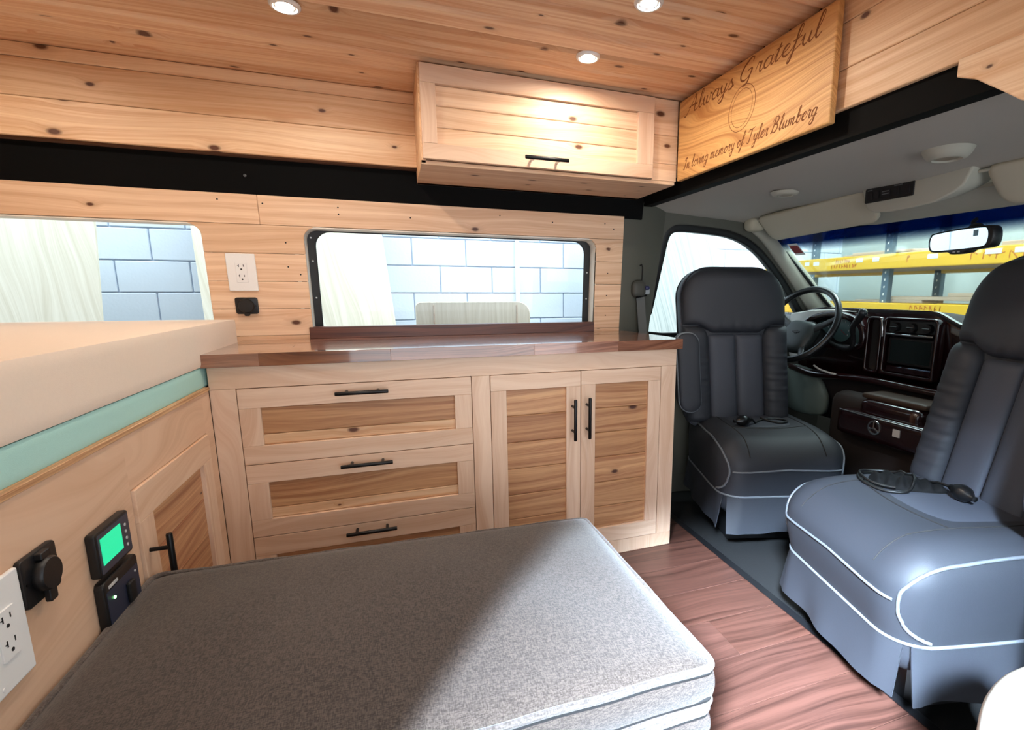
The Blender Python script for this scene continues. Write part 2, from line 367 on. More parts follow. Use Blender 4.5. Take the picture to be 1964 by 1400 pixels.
def sheet(fn, nu, nv, th, w):
    """fn(s,t) surface on 0..1 x 0..1 with thickness th along w"""
    g = G(); w = Vector(w).normalized(); A = [Vector(fn(i/nu, j/nv)) for i in range(nu+1) for j in range(nv+1)]
    n = len(A); vs = A+[p+w*th for p in A]; k = lambda i, j: i*(nv+1)+j; fs = []
    for i in range(nu):
        for j in range(nv):
            q = (k(i, j), k(i+1, j), k(i+1, j+1), k(i, j+1)); fs += [q, tuple(n+x for x in q[::-1])]
    rim = [(k(i, 0), k(i+1, 0)) for i in range(nu)]+[(k(nu, j), k(nu, j+1)) for j in range(nv)]+[(k(i+1, nv), k(i, nv)) for i in range(nu-1, -1, -1)]+[(k(0, j+1), k(0, j)) for j in range(nv-1, -1, -1)]
    for a, b in rim: fs.append((a, n+a, n+b, b))
    return g.add(vs, fs)

WL = {}
def O(name, g, mat, parent=None, label=None, cat=None, group=None, kind=None, bevel=0, seg=1, smooth=None, clean=True):
    """one mesh object; its origin goes to the middle of its base"""
    lo = Vector([min(p[i] for p in g.v) for i in range(3)]); hi = Vector([max(p[i] for p in g.v) for i in range(3)])
    c = Vector(((lo.x+hi.x)/2, (lo.y+hi.y)/2, lo.z))
    me = bpy.data.meshes.new(name); me.from_pydata([tuple(p-c) for p in g.v], [], g.f); me.update()
    if clean or bevel:
        bm = bmesh.new(); bm.from_mesh(me)
        bmesh.ops.recalc_face_normals(bm, faces=bm.faces)
        if bevel:
            ed = [e for e in bm.edges if len(e.link_faces) == 2 and e.calc_face_angle(0) > 0.6]
            bmesh.ops.bevel(bm, geom=ed, offset=bevel, segments=seg, profile=0.5, affect='EDGES', clamp_overlap=True)
        bm.to_mesh(me); bm.free()
    if smooth is not None:
        me.polygons.foreach_set('use_smooth', [True]*len(me.polygons)); me.set_sharp_from_angle(angle=math.radians(smooth))
    me.materials.append(M[mat] if isinstance(mat, str) else mat)
    o = bpy.data.objects.new(name, me); return link(o, c, parent, label, cat, group, kind)
def link(o, c, parent=None, label=None, cat=None, group=None, kind=None):
    C.objects.link(o); c = Vector(c); WL[o.name] = c
    if parent is not None: o.parent = parent; o.location = c-WL[parent.name]
    else: o.location = c
    return tag(o, label, cat, group, kind)
def tag(o, label=None, cat=None, group=None, kind=None):
    for k, v in (('label', label), ('category', cat), ('group', group), ('kind', kind)):
        if v: o[k] = v
    return o
def E(name, loc, label, cat, group=None):
    o = bpy.data.objects.new(name, None); o.empty_display_size = 0.05
    return link(o, loc, None, label, cat, group)
def clone(src, c, parent=None, **kw):
    o = src.copy()
    for k in list(o.keys()):
        if k in ('label', 'category', 'group', 'kind'): del o[k]
    o.parent = None; return link(o, c, parent, **kw)
def struct(name, g, mat, label=None, **kw): return O(name, g, mat, kind='structure', label=label, **kw)
def board_profile(a0, a1, b0, b1, ch, groove=0.0):
    """section of a tongue-and-groove board: a = width axis, b = depth (b0 is the face)"""
    s = 1 if b1 > b0 else -1
    return [(a0, b0+s*ch), (a0+ch, b0), (a1-ch, b0), (a1, b0+s*ch), (a1, b1), (a0, b1)]

# ------------------------------------------------------------------ the van's shell
WY = lambda z: 2.0-0.072*(z-0.811)            # finished driver-side wall leans in as it rises
ZC = 1.64                                      # ceiling
YU = 1.91                                      # upper wall
XH = 0.985                                     # header over the cab
# floor: vinyl planks on a base
fl = struct('floor', box(-2.2, 1.093, 0.30, 2.06, -0.03, -0.004), 'groove', label='wood-look vinyl plank floor of the van living area')
rows = [0.394+0.15*k for k in range(12)]
jo = [0.22, 0.84, 0.52, 0.05, 0.84, 0.33, 0.66, 0.10, 0.5, 0.75, 0.2, 0.6]
for k, y in enumerate(rows):
    if y > 1.9: continue
    cuts = [-2.19, jo[k]-1.22, jo[k], 1.092]
    for a, b in zip(cuts[:-1], cuts[1:]):
        if b-a < 0.05: continue
        O('floor_plank', box(a+0.0006, b-0.0006, y+0.0006, min(y+0.15, 2.05)-0.0006, -0.006, 0.0), 'vinyl', fl, bevel=0.0008)
O('floor_plank', box(-2.19, 1.092, 0.305, 0.393, -0.006, 0.0), 'vinyl', fl)
struct('trim_4', prism([(1.085, 0.0), (1.118, 0.0), (1.128, -0.012), (1.128, -0.03), (1.085, -0.03)], 'y', 0.31, 2.05), 'black_plastic', label='black edge strip where the plank floor ends at the cab', bevel=0.003, seg=2)
struct('floor_cab', sheet(lambda s, t: (1.10+1.2*s, 0.30+1.8*t, -0.030+0.004*math.sin(31*s)*math.sin(17*t)), 30, 30, -0.03, (0, 0, 1)), 'rubber', label='black rubber floor mat of the cab', smooth=40)

# driver-side wall: two rows of windows cut out of the boards
wl = struct('wall_left', box(-2.2, 0.914, 2.012, 2.02, 0.0, 0.845), 'groove', label='driver-side wall lined with horizontal pine boards')
W1 = (-1.40, -0.572, 0.872, 1.19); W2 = (-0.279, 0.795, 0.80, 1.19); RW = 0.034
def edge_x(W, side, z):
    """x of a window's wood opening at height z (rounded top corners)"""
    x0, x1, z0, z1 = W
    if z >= z1: return None
    d = 0.0
    if z > z1-RW: d = RW-math.sqrt(max(0, RW*RW-(z-(z1-RW))**2))
    return x0+d if side == 'l' else x1-d
def wall_board(x0, x1, z0, z1, el=None, er=None, mat='panel_x', th=0.013):
    """board on the leaning wall; el/er give curved left/right ends"""
    zs = [z0+(z1-z0)*k/10 for k in range(11)] if (el or er) else [z0, z1]
    left = [((el(z) if el else x0), z) for z in zs]; right = [((er(z) if er else x1), z) for z in zs]
    poly = [(x, z) for x, z in right]+[(x, z) for x, z in left[::-1]]
    g = prism(poly, 'y', 0.0, th)
    for p in g.v: p.y = WY(p.z)+p.y
    return O('wall_board', g, mat, wl, bevel=0.0012)
zr = [0.735, 0.826, 0.918, 1.011, 1.103, 1.195, 1.288]
GAP = 0.0006
wall_board(-2.19, -0.4045, zr[5]+GAP, zr[6]); wall_board(-0.4035, 0.916, zr[5]+GAP, zr[6])
for k in range(5):
    z0, z1 = zr[k]+GAP, zr[k+1]-GAP
    lo = lambda z: (edge_x(W1, 'r', z) if z < W1[3] else W1[1]-RW)
    hi = lambda z: (edge_x(W2, 'l', z) if z < W2[3] else W2[0]+RW)
    rr_ = lambda z: (edge_x(W2, 'r', z) if z < W2[3] else W2[1]-RW)
    if z0 < W1[2]: wall_board(-2.19, 0, z0, min(z1, 0.870), er=lambda z: W1[1]); wall_board(W1[1], 0, z0, z1, er=hi) if k < 1 else None
    if k >= 1: wall_board(0, 0, z0, z1, el=lo if z1 > W1[3]-RW else (lambda z: W1[1]), er=hi if z1 > W2[3]-RW else (lambda z: W2[0]))
    wall_board(0, 0.916, z0, z1, el=rr_ if z1 > W2[3]-RW else (lambda z: W2[1]))
wall_board(W2[0], W2[1], zr[0]+GAP, 0.80)
wall_board(-2.19, W1[0], 0.918, zr[5])
# black nail heads in the boards
for (x, z) in ((0.853, 1.150), (0.851, 1.056), (0.850, 0.964), (0.848, 0.880), (-0.165, 1.262), (-0.165, 1.240), (0.07, 1.24), (0.395, 1.265), (0.605, 1.25), (0.83, 1.255), (0.87, 1.235), (-0.515, 1.268), (-0.39, 1.262), (-0.335, 1.14), (-0.335, 1.06), (-0.30, 1.035)):
    O('nail', lathe([(0.0005, 0.0), (0.0026, 0.0004), (0.003, 0.002)], (x, WY(z)-0.0008, z), (0, 1, 0), 8), 'slot', wl)
# outer skin behind the boards, split around the windows
for (x0, x1, z0, z1) in ((-2.2, W1[0]-0.02, 0.82, 1.34), (W1[1]+0.02, W2[0]-0.045, 0.80, 1.34), (W2[1]+0.03, 0.92, 0.80, 1.34), (-2.2, 0.92, 1.235, 1.34)):
    g = box(x0, x1, 0.015, 0.09, z0, z1)
    for p in g.v: p.y += WY(p.z)
    O('body_skin', g, 'black', wl)

def window(n, W, screws, label):
    x0, x1, z0, z1 = W; zb = z0-0.03
    def lean(g):
        for p in g.v: p.y += WY(p.z)
        return g
    # wooden reveal
    out = rrect(x0-0.004, x1+0.004, zb, z1+0.004, (0.004, 0.004, RW+0.004, RW+0.004)); inn = rrect(x0, x1, zb+0.004, z1, (0.002, 0.002, RW, RW))
    w = struct('window_%d' % n, lean(ringprism(out, inn, 'y', 0.002, 0.068)), 'off_white', label=label)
    o2 = rrect(x0-0.03, x1+0.03, zb-0.01, z1+0.03, 0.05); k_ = 0.026 if n == 2 else -0.012; i2 = rrect(x0+k_, x1-k_, zb+0.01, z1-0.004+(0 if n == 2 else 0.012), (0.03, 0.03, 0.05, 0.05))
    O('window_frame', lean(ringprism(o2, i2, 'y', 0.068, 0.078)), 'black_plastic', w, bevel=0.002)
    O('pane', lean(prism(rrect(x0-0.01, x1+0.01, zb, z1+0.012, 0.05), 'y', 0.0795, 0.0835)), 'glass', w)
    for (x, z) in screws:
        O('screw', lathe([(0.0, -0.0025), (0.003, -0.002), (0.0042, 0.0005), (0.0042, 0.002)], (x, WY(z)+0.067, z), (0, 1, 0), 10), 'steel', w)
    return w
window(1, W1, [], 'wide side window above the bed, looking out on a block wall')
window(2, W2, [(W2[0]+0.012, z) for z in (1.165, 1.085, 0.955)]+[(W2[1]-0.012, z) for z in (1.06, 0.95)], 'side window above the counter with a black frame')

# black band between the lower boards and the raised roof
g = prism([(WY(1.285)+0.004, 1.28), (1.945, 1.405), (1.99, 1.405), (2.03, 1.28)], 'x', -2.2, 1.0)
bt = struct('trim_1', g, 'black', label='black painted steel band between wall boards and raised roof')
O('screw', lathe([(0.0, 0), (0.0045, 0.001), (0.0045, 0.004)], (-0.428, 1.9505, 1.343), (0, 1, 0), 10), plain('grey_screw', (70, 72, 74), 0.5), bt)
# upper wall
wu = struct('wall_left_upper', box(-2.2, 1.0, YU+0.014, YU+0.06, 1.395, ZC+0.05), 'groove', label='pine-boarded wall of the raised roof above the black band')
for z0, z1 in ((1.400, 1.503), (1.503, 1.602), (1.602, 1.639)):
    O('wall_board', prism(board_profile(z0+GAP, z1-GAP, YU, YU+0.013, 0.0018) and [(b, a) for a, b in board_profile(z0+GAP, z1-GAP, YU, YU+0.013, 0.0018)], 'x', -2.19, 0.995), 'pine_x', wu)
# ceiling boards run lengthwise
ce = struct('ceiling', box(-2.2, 1.0, 0.33, YU+0.05, ZC+0.012, ZC+0.06), 'groove', label='flat ceiling of knotty pine boards running lengthwise')
y = YU+0.013; k = 0
while y > 0.36:
    y0 = y-0.098
    prof = [(y0+0.0008, ZC+0.0115), (y0+0.004, ZC+0.0108), (y0+0.026, ZC), (y-0.0025, ZC), (y-0.001, ZC+0.003), (y-0.001, ZC+0.0122), (y0+0.001, ZC+0.0122)]
    O('ceiling_board', prism(prof, 'x', -2.19, XH+0.01), 'ceil', ce); y = y0; k += 1
# header wall over the cab
wf = struct('wall_front', prism([(0.34, 1.395), (1.93, 1.395), (1.93, ZC+0.03), (0.34, ZC+0.03)], 'x', XH+0.014, XH+0.05), 'groove', label='pine-boarded header wall over the cab opening')
for z0, z1 in ((1.392, 1.478), (1.478, 1.577), (1.577, 1.639)):
    O('wall_board', prism(board_profile(0, 1, 0, 1, 0) and [(0.345, z0+GAP), (1.905, z0+GAP), (1.905, z1-GAP), (0.345, z1-GAP)], 'x', XH, XH+0.013), 'pine_y', wf, bevel=0.0018)
# lower corner board on the passenger side with a curved underside
cv = [(0.687, 1.391), (0.687, 1.362), (0.655, 1.348), (0.607, 1.312), (0.579, 1.290), (0.50, 1.245), (0.43, 1.20), (0.345, 1.15), (0.345, 1.391)]
O('wall_board', prism(cv, 'x', XH-0.016, XH-0.002), 'panel_y' if 'panel_y' in M else 'pine_y', wf, bevel=0.0015)
struct('trim_2', prism([(0.345, 1.33), (1.95, 1.33), (1.95, 1.40), (0.345, 1.40)], 'x', XH+0.012, XH+0.05), 'black', label='black gap strip under the header boards')
# rest of the shell (behind the camera's view): tail wall, roof, passenger side with its big door opening
struct('wall_rear', box(-2.24, -2.2, 0.25, 2.1, -0.03, ZC+0.08), 'pine_y', label='rear end wall of the van')
struct('roof_skin', box(-2.24, 1.02, 0.28, 1.99, ZC+0.06, ZC+0.09), 'off_white', label='outer skin of the raised roof')
struct('wall_right', prism([(-2.24, -0.03), (-0.236, -0.03), (-0.236, 1.36), (1.0, 1.36), (1.0, ZC+0.09), (-2.24, ZC+0.09)], 'y', 0.30, 0.345), 'pine_x', label='passenger-side wall with the open side door')

# ------------------------------------------------------------------ pulls and framed fronts
def bar_pull(parent, a, b, out, stand=0.03, r=0.0058, name='handle', post_mat='black_metal', hexa=False):
    """bar from a to b standing off along out (unit vector), on two posts"""
    a, b, out = Vector(a), Vector(b), Vector(out); d = (b-a).normalized(); L_ = (b-a).length
    h = O(name, tube([a, a+d*0.002, b-d*0.002, b], [r*0.85, r, r, r*0.85], 12), 'black_metal', parent, smooth=40)
    for t in (0.2, 0.8):
        p = a+d*L_*t
        O('post', tube([p, p-out*stand], r*0.75, 10), post_mat, h, smooth=40)
    return h
def front(parent, name, x0, x1, z0, z1, y, th, px0, px1, pz0, pz1, seams, mats=('maple_x', 'maple_z', 'cedar_x'), label=None, recess=0.009):
    """shaker front on a y = const plane: rails and stiles around inset boards"""
    f = bpy.data.objects.new(name, None); f.empty_display_size = 0.03
    link(f, ((x0+x1)/2, y+th/2, z0), parent, label)
    bw = 0.0008
    O('rail', box(x0, x1, y, y+th, pz1, z1), mats[0], f, bevel=bw); O('rail', box(x0, x1, y, y+th, z0, pz0), mats[0], f, bevel=bw)
    O('stile', box(x0, px0, y, y+th, pz0+0.0003, pz1-0.0003), mats[1], f, bevel=bw); O('stile', box(px1, x1, y, y+th, pz0+0.0003, pz1-0.0003), mats[1], f, bevel=bw)
    zz = [pz0]+seams+[pz1]
    for a, b in zip(zz[:-1], zz[1:]):
        pm = 'pine_x' if (name == 'drawer' and a == pz0) else mats[2]
        O('panel_board', box(px0-0.004, px1+0.004, y+recess, y+th-0.002, a+0.0004, b-0.0004), pm, f, bevel=0.0022)
    return f

# ------------------------------------------------------------------ base cabinet under the window
YF = 1.6
bc = E('base_cabinet', (0.24, 1.80, 0.0), 'long maple base cabinet with drawers and two doors beneath the walnut counter', 'cabinet')
CX0, CX1 = -0.4898, 0.968
O('end_panel', box(CX0, CX0+0.018, YF+0.02, 1.995, 0.0, 0.776), 'maple_z', bc)
O('end_panel', box(CX1-0.018, CX1, YF+0.02, 1.995, 0.0, 0.776), 'maple_z', bc, bevel=0.0008)
O('back_panel', box(CX0+0.018, CX1-0.018, 1.975, 1.99, 0.0, 0.776), 'maple_x', bc)
O('deck', box(CX0+0.018, CX1-0.018, YF+0.03, 1.975, 0.045, 0.060), 'maple_x', bc)
O('top_rail', box(CX0, CX1, YF, YF+0.02, 0.7125, 0.776), 'maple_x', bc, bevel=0.0008)
O('bottom_rail', box(CX0, CX1, YF, YF+0.02, 0.0, 0.0535), 'maple_z', bc, bevel=0.0008)
O('stile', box(CX0, -0.4285, YF, YF+0.02, 0.054, 0.712), 'maple_z', bc, bevel=0.0008)
O('stile', box(0.2175, 0.2755, YF, YF+0.02, 0.054, 0.712), 'maple_z', bc, bevel=0.0008)
O('stile', box(0.9065, CX1, YF, YF+0.02, 0.054, 0.712), 'maple_z', bc, bevel=0.0008)
O('divider', box(0.237, 0.255, YF+0.021, 1.975, 0.06, 0.776), 'black', bc)
for (z0, z1, pz0, pz1, sm, hz) in ((0.4895, 0.7105, 0.543, 0.654, 0.574, 0.687), (0.2675, 0.4875, 0.319, 0.432, 0.350, 0.466), (0.0555, 0.2655, 0.098, 0.206, 0.130, 0.249)):
    d = front(bc, 'drawer', -0.4265, 0.2155, z0, z1, YF, 0.02, -0.374, 0.162, pz0, pz1, [sm])
    bar_pull(d, (-0.178, YF-0.034, hz), (-0.033, YF-0.034, hz), (0, -1, 0), 0.034)
d1 = front(bc, 'cabinet_door', 0.2775, 0.5905, 0.0555, 0.7105, YF, 0.02, 0.329, 0.538, 0.112, 0.658, [0.197, 0.286, 0.380, 0.474, 0.568])
bar_pull(d1, (0.560, YF-0.034, 0.617), (0.560, YF-0.034, 0.472), (0, -1, 0), 0.034)
d2 = front(bc, 'cabinet_door', 0.5925, 0.9045, 0.0555, 0.7105, YF, 0.02, 0.646, 0.855, 0.114, 0.661, [0.196, 0.291, 0.387, 0.480, 0.570])
bar_pull(d2, (0.613, YF-0.034, 0.620), (0.613, YF-0.034, 0.474), (0, -1, 0), 0.034)

# ------------------------------------------------------------------ walnut counter: butcher-block staves
ct = E('countertop', (0.24, 1.79, 0.776), 'walnut butcher-block countertop with a glossy finish on the base cabinet', 'countertop')
ys = [1.575, 1.612, 1.66, 1.71, 1.758, 1.81, 1.862, 1.915, 1.955, 1.9985]
cuts = [[-0.36, -0.02, 0.42, 0.72], [-0.15, 0.30, 0.62], [0.05, 0.55], [-0.30, 0.20, 0.80], [-0.05, 0.45], [0.15, 0.70], [-0.25, 0.35], [0.1, 0.6], [-0.1, 0.5]]
xr = lambda yy: 0.978-0.045*max(0, (yy-1.70))/0.30
for i in range(9):
    a, b = ys[i], ys[i+1]; xs = [-0.495]+cuts[i]+[None]
    for p, q in zip(xs[:-1], xs[1:]):
        if q is None: poly = [(p, a), (xr(a), a), (xr(b), b), (p, b)]
        else: poly = [(p, a), (q, a), (q, b), (p, b)]
        O('stave', prism(poly, 'z', 0.776, 0.812), 'walnut', ct, bevel=0.0006)
O('window_sill_board', prism([(WY(0.83)-0.004, 0.8115), (WY(0.83)+0.03, 0.8115), (WY(0.83)+0.03, 0.853), (WY(0.83)-0.012, 0.853), (WY(0.83)-0.012, 0.8115)], 'x', -0.289, 0.793), 'walnut_dark', bevel=0.0012,
  label='dark walnut sill board along the counter beneath the black-framed window', cat='sill')

# ------------------------------------------------------------------ overhead cabinet
oc = E('overhead_cabinet', (0.50, 1.78, 1.358), 'pine overhead cabinet with a lift-up door hung under the ceiling', 'cabinet')
YO = 1.645
O('side_panel', box(0.098, 0.112, YO+0.004, YU+0.0, 1.358, 1.634), 'pine_y', oc, bevel=0.001)
O('bottom_panel', box(0.098, 0.962, YO+0.004, 1.955, 1.355, 1.367), 'panel_x', oc, bevel=0.001)
O('back_strip', box(0.098, 0.962, 1.93, 1.958, 1.355, 1.40), 'panel_x', oc)
for a, b in ((1.367, 1.424), (1.424, 1.517), (1.517, 1.6335)):
    O('filler_board', box(0.868, 0.968, YO+0.003, YO+0.016, a+0.0004, b-0.0004), 'panel_x', oc, bevel=0.0012)
O('top_panel', box(0.112, 0.868, YO+0.02, YU, 1.622, 1.634), 'panel_x', oc)
od = front(oc, 'lift_door', 0.103, 0.866, 1.3685, 1.628, YO-0.014, 0.018, 0.146, 0.806, 1.412, 1.577, [1.4595, 1.5195], mats=('maple_x', 'maple_z', 'panel_x'), recess=0.011)
bar_pull(od, (0.402, YO-0.058, 1.388), (0.543, YO-0.058, 1.388), (0, -0.93, -0.0), 0.044, 0.006, post_mat='steel')

# ------------------------------------------------------------------ carved sign on the header
XS = 0.958
sg = E('carved_sign', (0.965, 1.293, 1.363), 'carved oak plaque with script lettering on the header wall over the cab', 'sign')
O('plaque', box(XS, XS+0.018, 0.959, 1.627, 1.363, 1.620), 'oak_y', sg, bevel=0.004, seg=2)
GL = {
 'a': (0.95, [[(.74, .78), (.45, 1), (.1, .6), (.14, .12), (.38, 0), (.62, .25), (.76, .95)], [(.76, .95), (.70, .3), (.82, .02), (1.0, .2)]]),
 'b': (0.9, [[(0, .1), (.3, 1.0), (.42, 1.9), (.28, 2.0), (.18, 1.4), (.14, .4), (.3, .02), (.58, .12), (.7, .55), (.52, .9), (.3, .7)], [(.62, .8), (.9, .8)]]),
 'e': (0.8, [[(0, .35), (.45, .55), (.6, .85), (.42, 1), (.16, .7), (.14, .2), (.38, 0), (.65, .1), (.85, .35)]]),
 'f': (0.75, [[(0, .2), (.4, 1.0), (.62, 1.85), (.5, 2.1), (.36, 1.7), (.26, .6), (.1, -.6), (-.08, -.85), (-.1, -.6), (.2, -.05), (.75, .3)], [(.05, .95), (.7, 1.02)]]),
 'g': (0.9, [[(.74, .8), (.45, 1), (.12, .65), (.14, .2), (.36, .05), (.6, .3), (.74, .95)], [(.74, .95), (.62, .1), (.5, -.7), (.2, -.9), (.02, -.65), (.35, -.25), (.9, .2)]]),
 'i': (0.5, [[(0, .3), (.22, 1), (.16, .25), (.28, 0), (.5, .25)], [(.30, 1.42), (.34, 1.5)]]),
 'l': (0.55, [[(0, .2), (.34, 1.1), (.46, 1.85), (.34, 2.05), (.22, 1.6), (.12, .5), (.24, 0), (.55, .3)]]),
 'm': (1.35, [[(0, .6), (.16, 1), (.2, .6), (.12, 0)], [(.15, .4), (.38, .92), (.52, .95), (.54, .6), (.48, 0)], [(.5, .4), (.74, .92), (.9, .95), (.92, .6), (.88, .15), (1.02, 0), (1.35, .3)]]),
 'n': (0.98, [[(0, .6), (.16, 1), (.2, .6), (.12, 0)], [(.15, .4), (.38, .92), (.54, .95), (.58, .6), (.52, .15), (.66, 0), (.98, .3)]]),
 'o': (0.85, [[(.45, .98), (.14, .7), (.12, .2), (.36, 0), (.62, .25), (.66, .75), (.45, .98), (.5, .82), (.9, .85)]]),
 'r': (0.72, [[(0, .3), (.2, 1.05), (.34, .9), (.5, .95), (.42, .5), (.44, .1), (.58, 0), (.72, .2)]]),
 's': (0.7, [[(0, .2), (.34, 1.05), (.36, .8), (.55, .4), (.46, .05), (.2, 0), (.12, .15)], [(.46, .05), (.72, .25)]]),
 't': (0.6, [[(0, .3), (.3, 1.1), (.4, 1.6), (.26, .9), (.18, .2), (.3, 0), (.6, .3)], [(.06, 1.15), (.56, 1.2)]]),
 'u': (0.95, [[(0, .5), (.16, 1), (.14, .3), (.3, 0), (.5, .2), (.66, .95)], [(.66, .95), (.60, .3), (.72, 0), (.95, .25)]]),
 'v': (0.8, [[(0, .6), (.18, 1), (.24, .5), (.3, .02), (.5, .3), (.62, .9), (.58, .98), (.8, .85)]]),
 'w': (1.15, [[(0, .5), (.16, 1), (.14, .3), (.3, 0), (.48, .25), (.56, .95)], [(.56, .9), (.52, .25), (.68, 0), (.88, .3), (.94, .95), (.9, .98), (1.15, .85)]]),
 'y': (0.9, [[(0, .6), (.16, 1), (.16, .4), (.32, .1), (.52, .3), (.7, .95)], [(.7, .95), (.58, .1), (.46, -.7), (.18, -.9), (.02, -.65), (.35, -.25), (.9, .2)]]),
 'A': (1.5, [[(-.35, -.1), (-.1, -.1), (.4, .8), (.95, 2.0), (.98, 1.2), (1.0, .2), (1.14, 0), (1.45, .2)], [(.1, .75), (.6, .85), (1.3, .8)]]),
 'B': (1.4, [[(.42, 1.9), (.3, 1.0), (.1, .1), (-.1, .1)], [(-.05, 1.5), (.2, 1.95), (.75, 2.05), (1.0, 1.65), (.75, 1.2), (.45, 1.08), (.9, .95), (1.05, .5), (.75, .05), (.35, .05), (.2, .3)]]),
 'G': (1.6, [[(1.15, 1.55), (1.2, 1.95), (.9, 2.05), (.35, 1.5), (.1, .7), (.3, .1), (.7, 0), (1.05, .35), (1.15, .85)], [(.75, .85), (1.2, .9), (1.05, .2), (.9, -.4), (.5, -.55)]]),
 'I': (0.9, [[(.05, 1.5), (.3, 1.95), (.8, 1.9)], [(.55, 1.95), (.42, 1.0), (.28, .1), (0, 0), (-.12, .25)]]),
 'T': (1.3, [[(0, 1.5), (.15, 1.9), (.6, 1.85), (1.3, 2.05)], [(.75, 1.9), (.58, 1.0), (.42, .1), (.1, 0), (-.02, .25)]]),
}
def script(parent, text, y0, y1, z, h, r, x):
    """cursive strokes from y0 down to y1 (reading direction), baseline z, x-height h"""
    adv = sum(GL[c][0] if c != ' ' else 0.55 for c in text); k = (y0-y1)/adv; pen = 0.0
    for c in text:
        if c == ' ': pen += 0.55; continue
        w, strokes = GL[c]; g = G()
        for st in strokes:
            pts = [(x, y0-k*(pen+px)-h*0.30*py, z+h*py) for px, py in st]
            pts = crom(pts, 5); n = len(pts)
            rr = [r*(0.55+0.6*min(1, (p.z-pts[max(0, i-1)].z < 0)*1.0)) for i, p in enumerate(pts)]
            rr = [sum(rr[max(0, i-2):i+3])/len(rr[max(0, i-2):i+3]) for i in range(n)]
            g.join(tube(pts, rr, 6, flat=((1, 0, 0), 0.25)))
        O('carved_letter', g, 'burn', parent, smooth=60); pen += w
script(sg, 'Always Grateful', 1.575, 1.005, 1.566, 0.0235, 0.0026, XS)
script(sg, 'In loving memory of Tyler Blumberg', 1.585, 1.000, 1.393, 0.0175, 0.0019, XS)
for rx, ry, rr in ((0.058, 0.060, 0.0011), (0.046, 0.049, 0.0008)):
    O('carved_ring', tube([(XS, 1.284+a-0.25*(b-1.496)*0.4, b) for a, b in ellipse(0, 1.496, rx, ry, 40)], rr, 6, closed=True, flat=((1, 0, 0), 0.25)), 'burn', sg, smooth=60)

# ------------------------------------------------------------------ puck lights in the ceiling
def puck(x, y, label):
    p = E('ceiling_light', (x, y, ZC-0.008), label, 'light', 'round puck lights set in the pine ceiling')
    O('trim_ring', lathe([(0.024, -0.001), (0.026, -0.004), (0.031, -0.004), (0.034, 0.0), (0.034, 0.004), (0.024, 0.004)], (x, y, ZC-0.003), (0, 0, 1), 28), 'white_plastic', p, smooth=50)
    O('lens', lathe([(0.002, -0.002), (0.018, -0.0012), (0.0245, 0.0), (0.0245, 0.003)], (x, y, ZC-0.003), (0, 0, 1), 28), 'lens', p, smooth=50)
puck(0.556, 1.458, 'round warm puck light in the ceiling just before the overhead cabinet')
puck(-0.203, 1.463, 'round warm puck light in the ceiling over the drawers')
puck(0.590, 1.156, 'round warm puck light in the ceiling beside the carved plaque')
puck(-0.95, 1.46, 'round warm puck light in the ceiling over the bed')
puck(-0.203, 0.75, 'round warm puck light in the ceiling above the open side door')

# ------------------------------------------------------------------ wall outlet and capped socket
def outlet(o, u, v, w, W_, H_, label, gangs=1):
    """duplex outlet plate: centre o, u = right, v = up, w = out of the wall"""
    o, u, v, w = map(Vector, (o, u, v, w))
    mt = Matrix((u, v, w)).transposed().to_4x4(); mt.translation = o
    e = E('wall_outlet', o-v*H_/2, label, 'outlet')
    O('cover_plate', prism(rrect(-W_/2, W_/2, -H_/2, H_/2, 0.003), 'z', 0, 0.006).xf(mt), 'white_plastic', e, bevel=0.002, seg=2)
    for gx in ([0] if gangs == 1 else [-0.023, 0.023]):
        f = O('receptacle', prism(rrect(gx-0.0165, gx+0.0165, -0.033, 0.033, 0.002), 'z', 0.005, 0.0078).xf(mt), 'white_plastic', e, bevel=0.0006)
        for s in (-1, 1):
            cy_ = 0.0165*s; g = G()
            g.join(box(gx-0.0078, gx-0.0058, cy_+0.001, cy_+0.0095, 0.0077, 0.0081)).join(box(gx-0.0105, gx-0.006, cy_+0.0045, cy_+0.0062, 0.0077, 0.0081))
            g.join(box(gx+0.0058, gx+0.0076, cy_+0.002, cy_+0.009, 0.0077, 0.0081)).join(prism(ellipse(gx, cy_-0.006, 0.0027, 0.0027, 12), 'z', 0.0077, 0.0081))
            O('slots', g.xf(mt), 'slot', f)
    for s in (-1, 1):
        O('screw', prism(ellipse(0, s*(H_/2-0.010), 0.0028, 0.0028, 10), 'z', 0.0055, 0.0068).xf(mt), 'white_plastic', e)
    return e
nv = Vector((0, -1, -0.072)).normalized(); vv = Vector((0, -0.072, 1)).normalized()
outlet((-0.472, WY(1.04), 1.040), (1, 0, 0), vv, nv, 0.084, 0.122, 'white duplex outlet on the pine wall between the two windows')
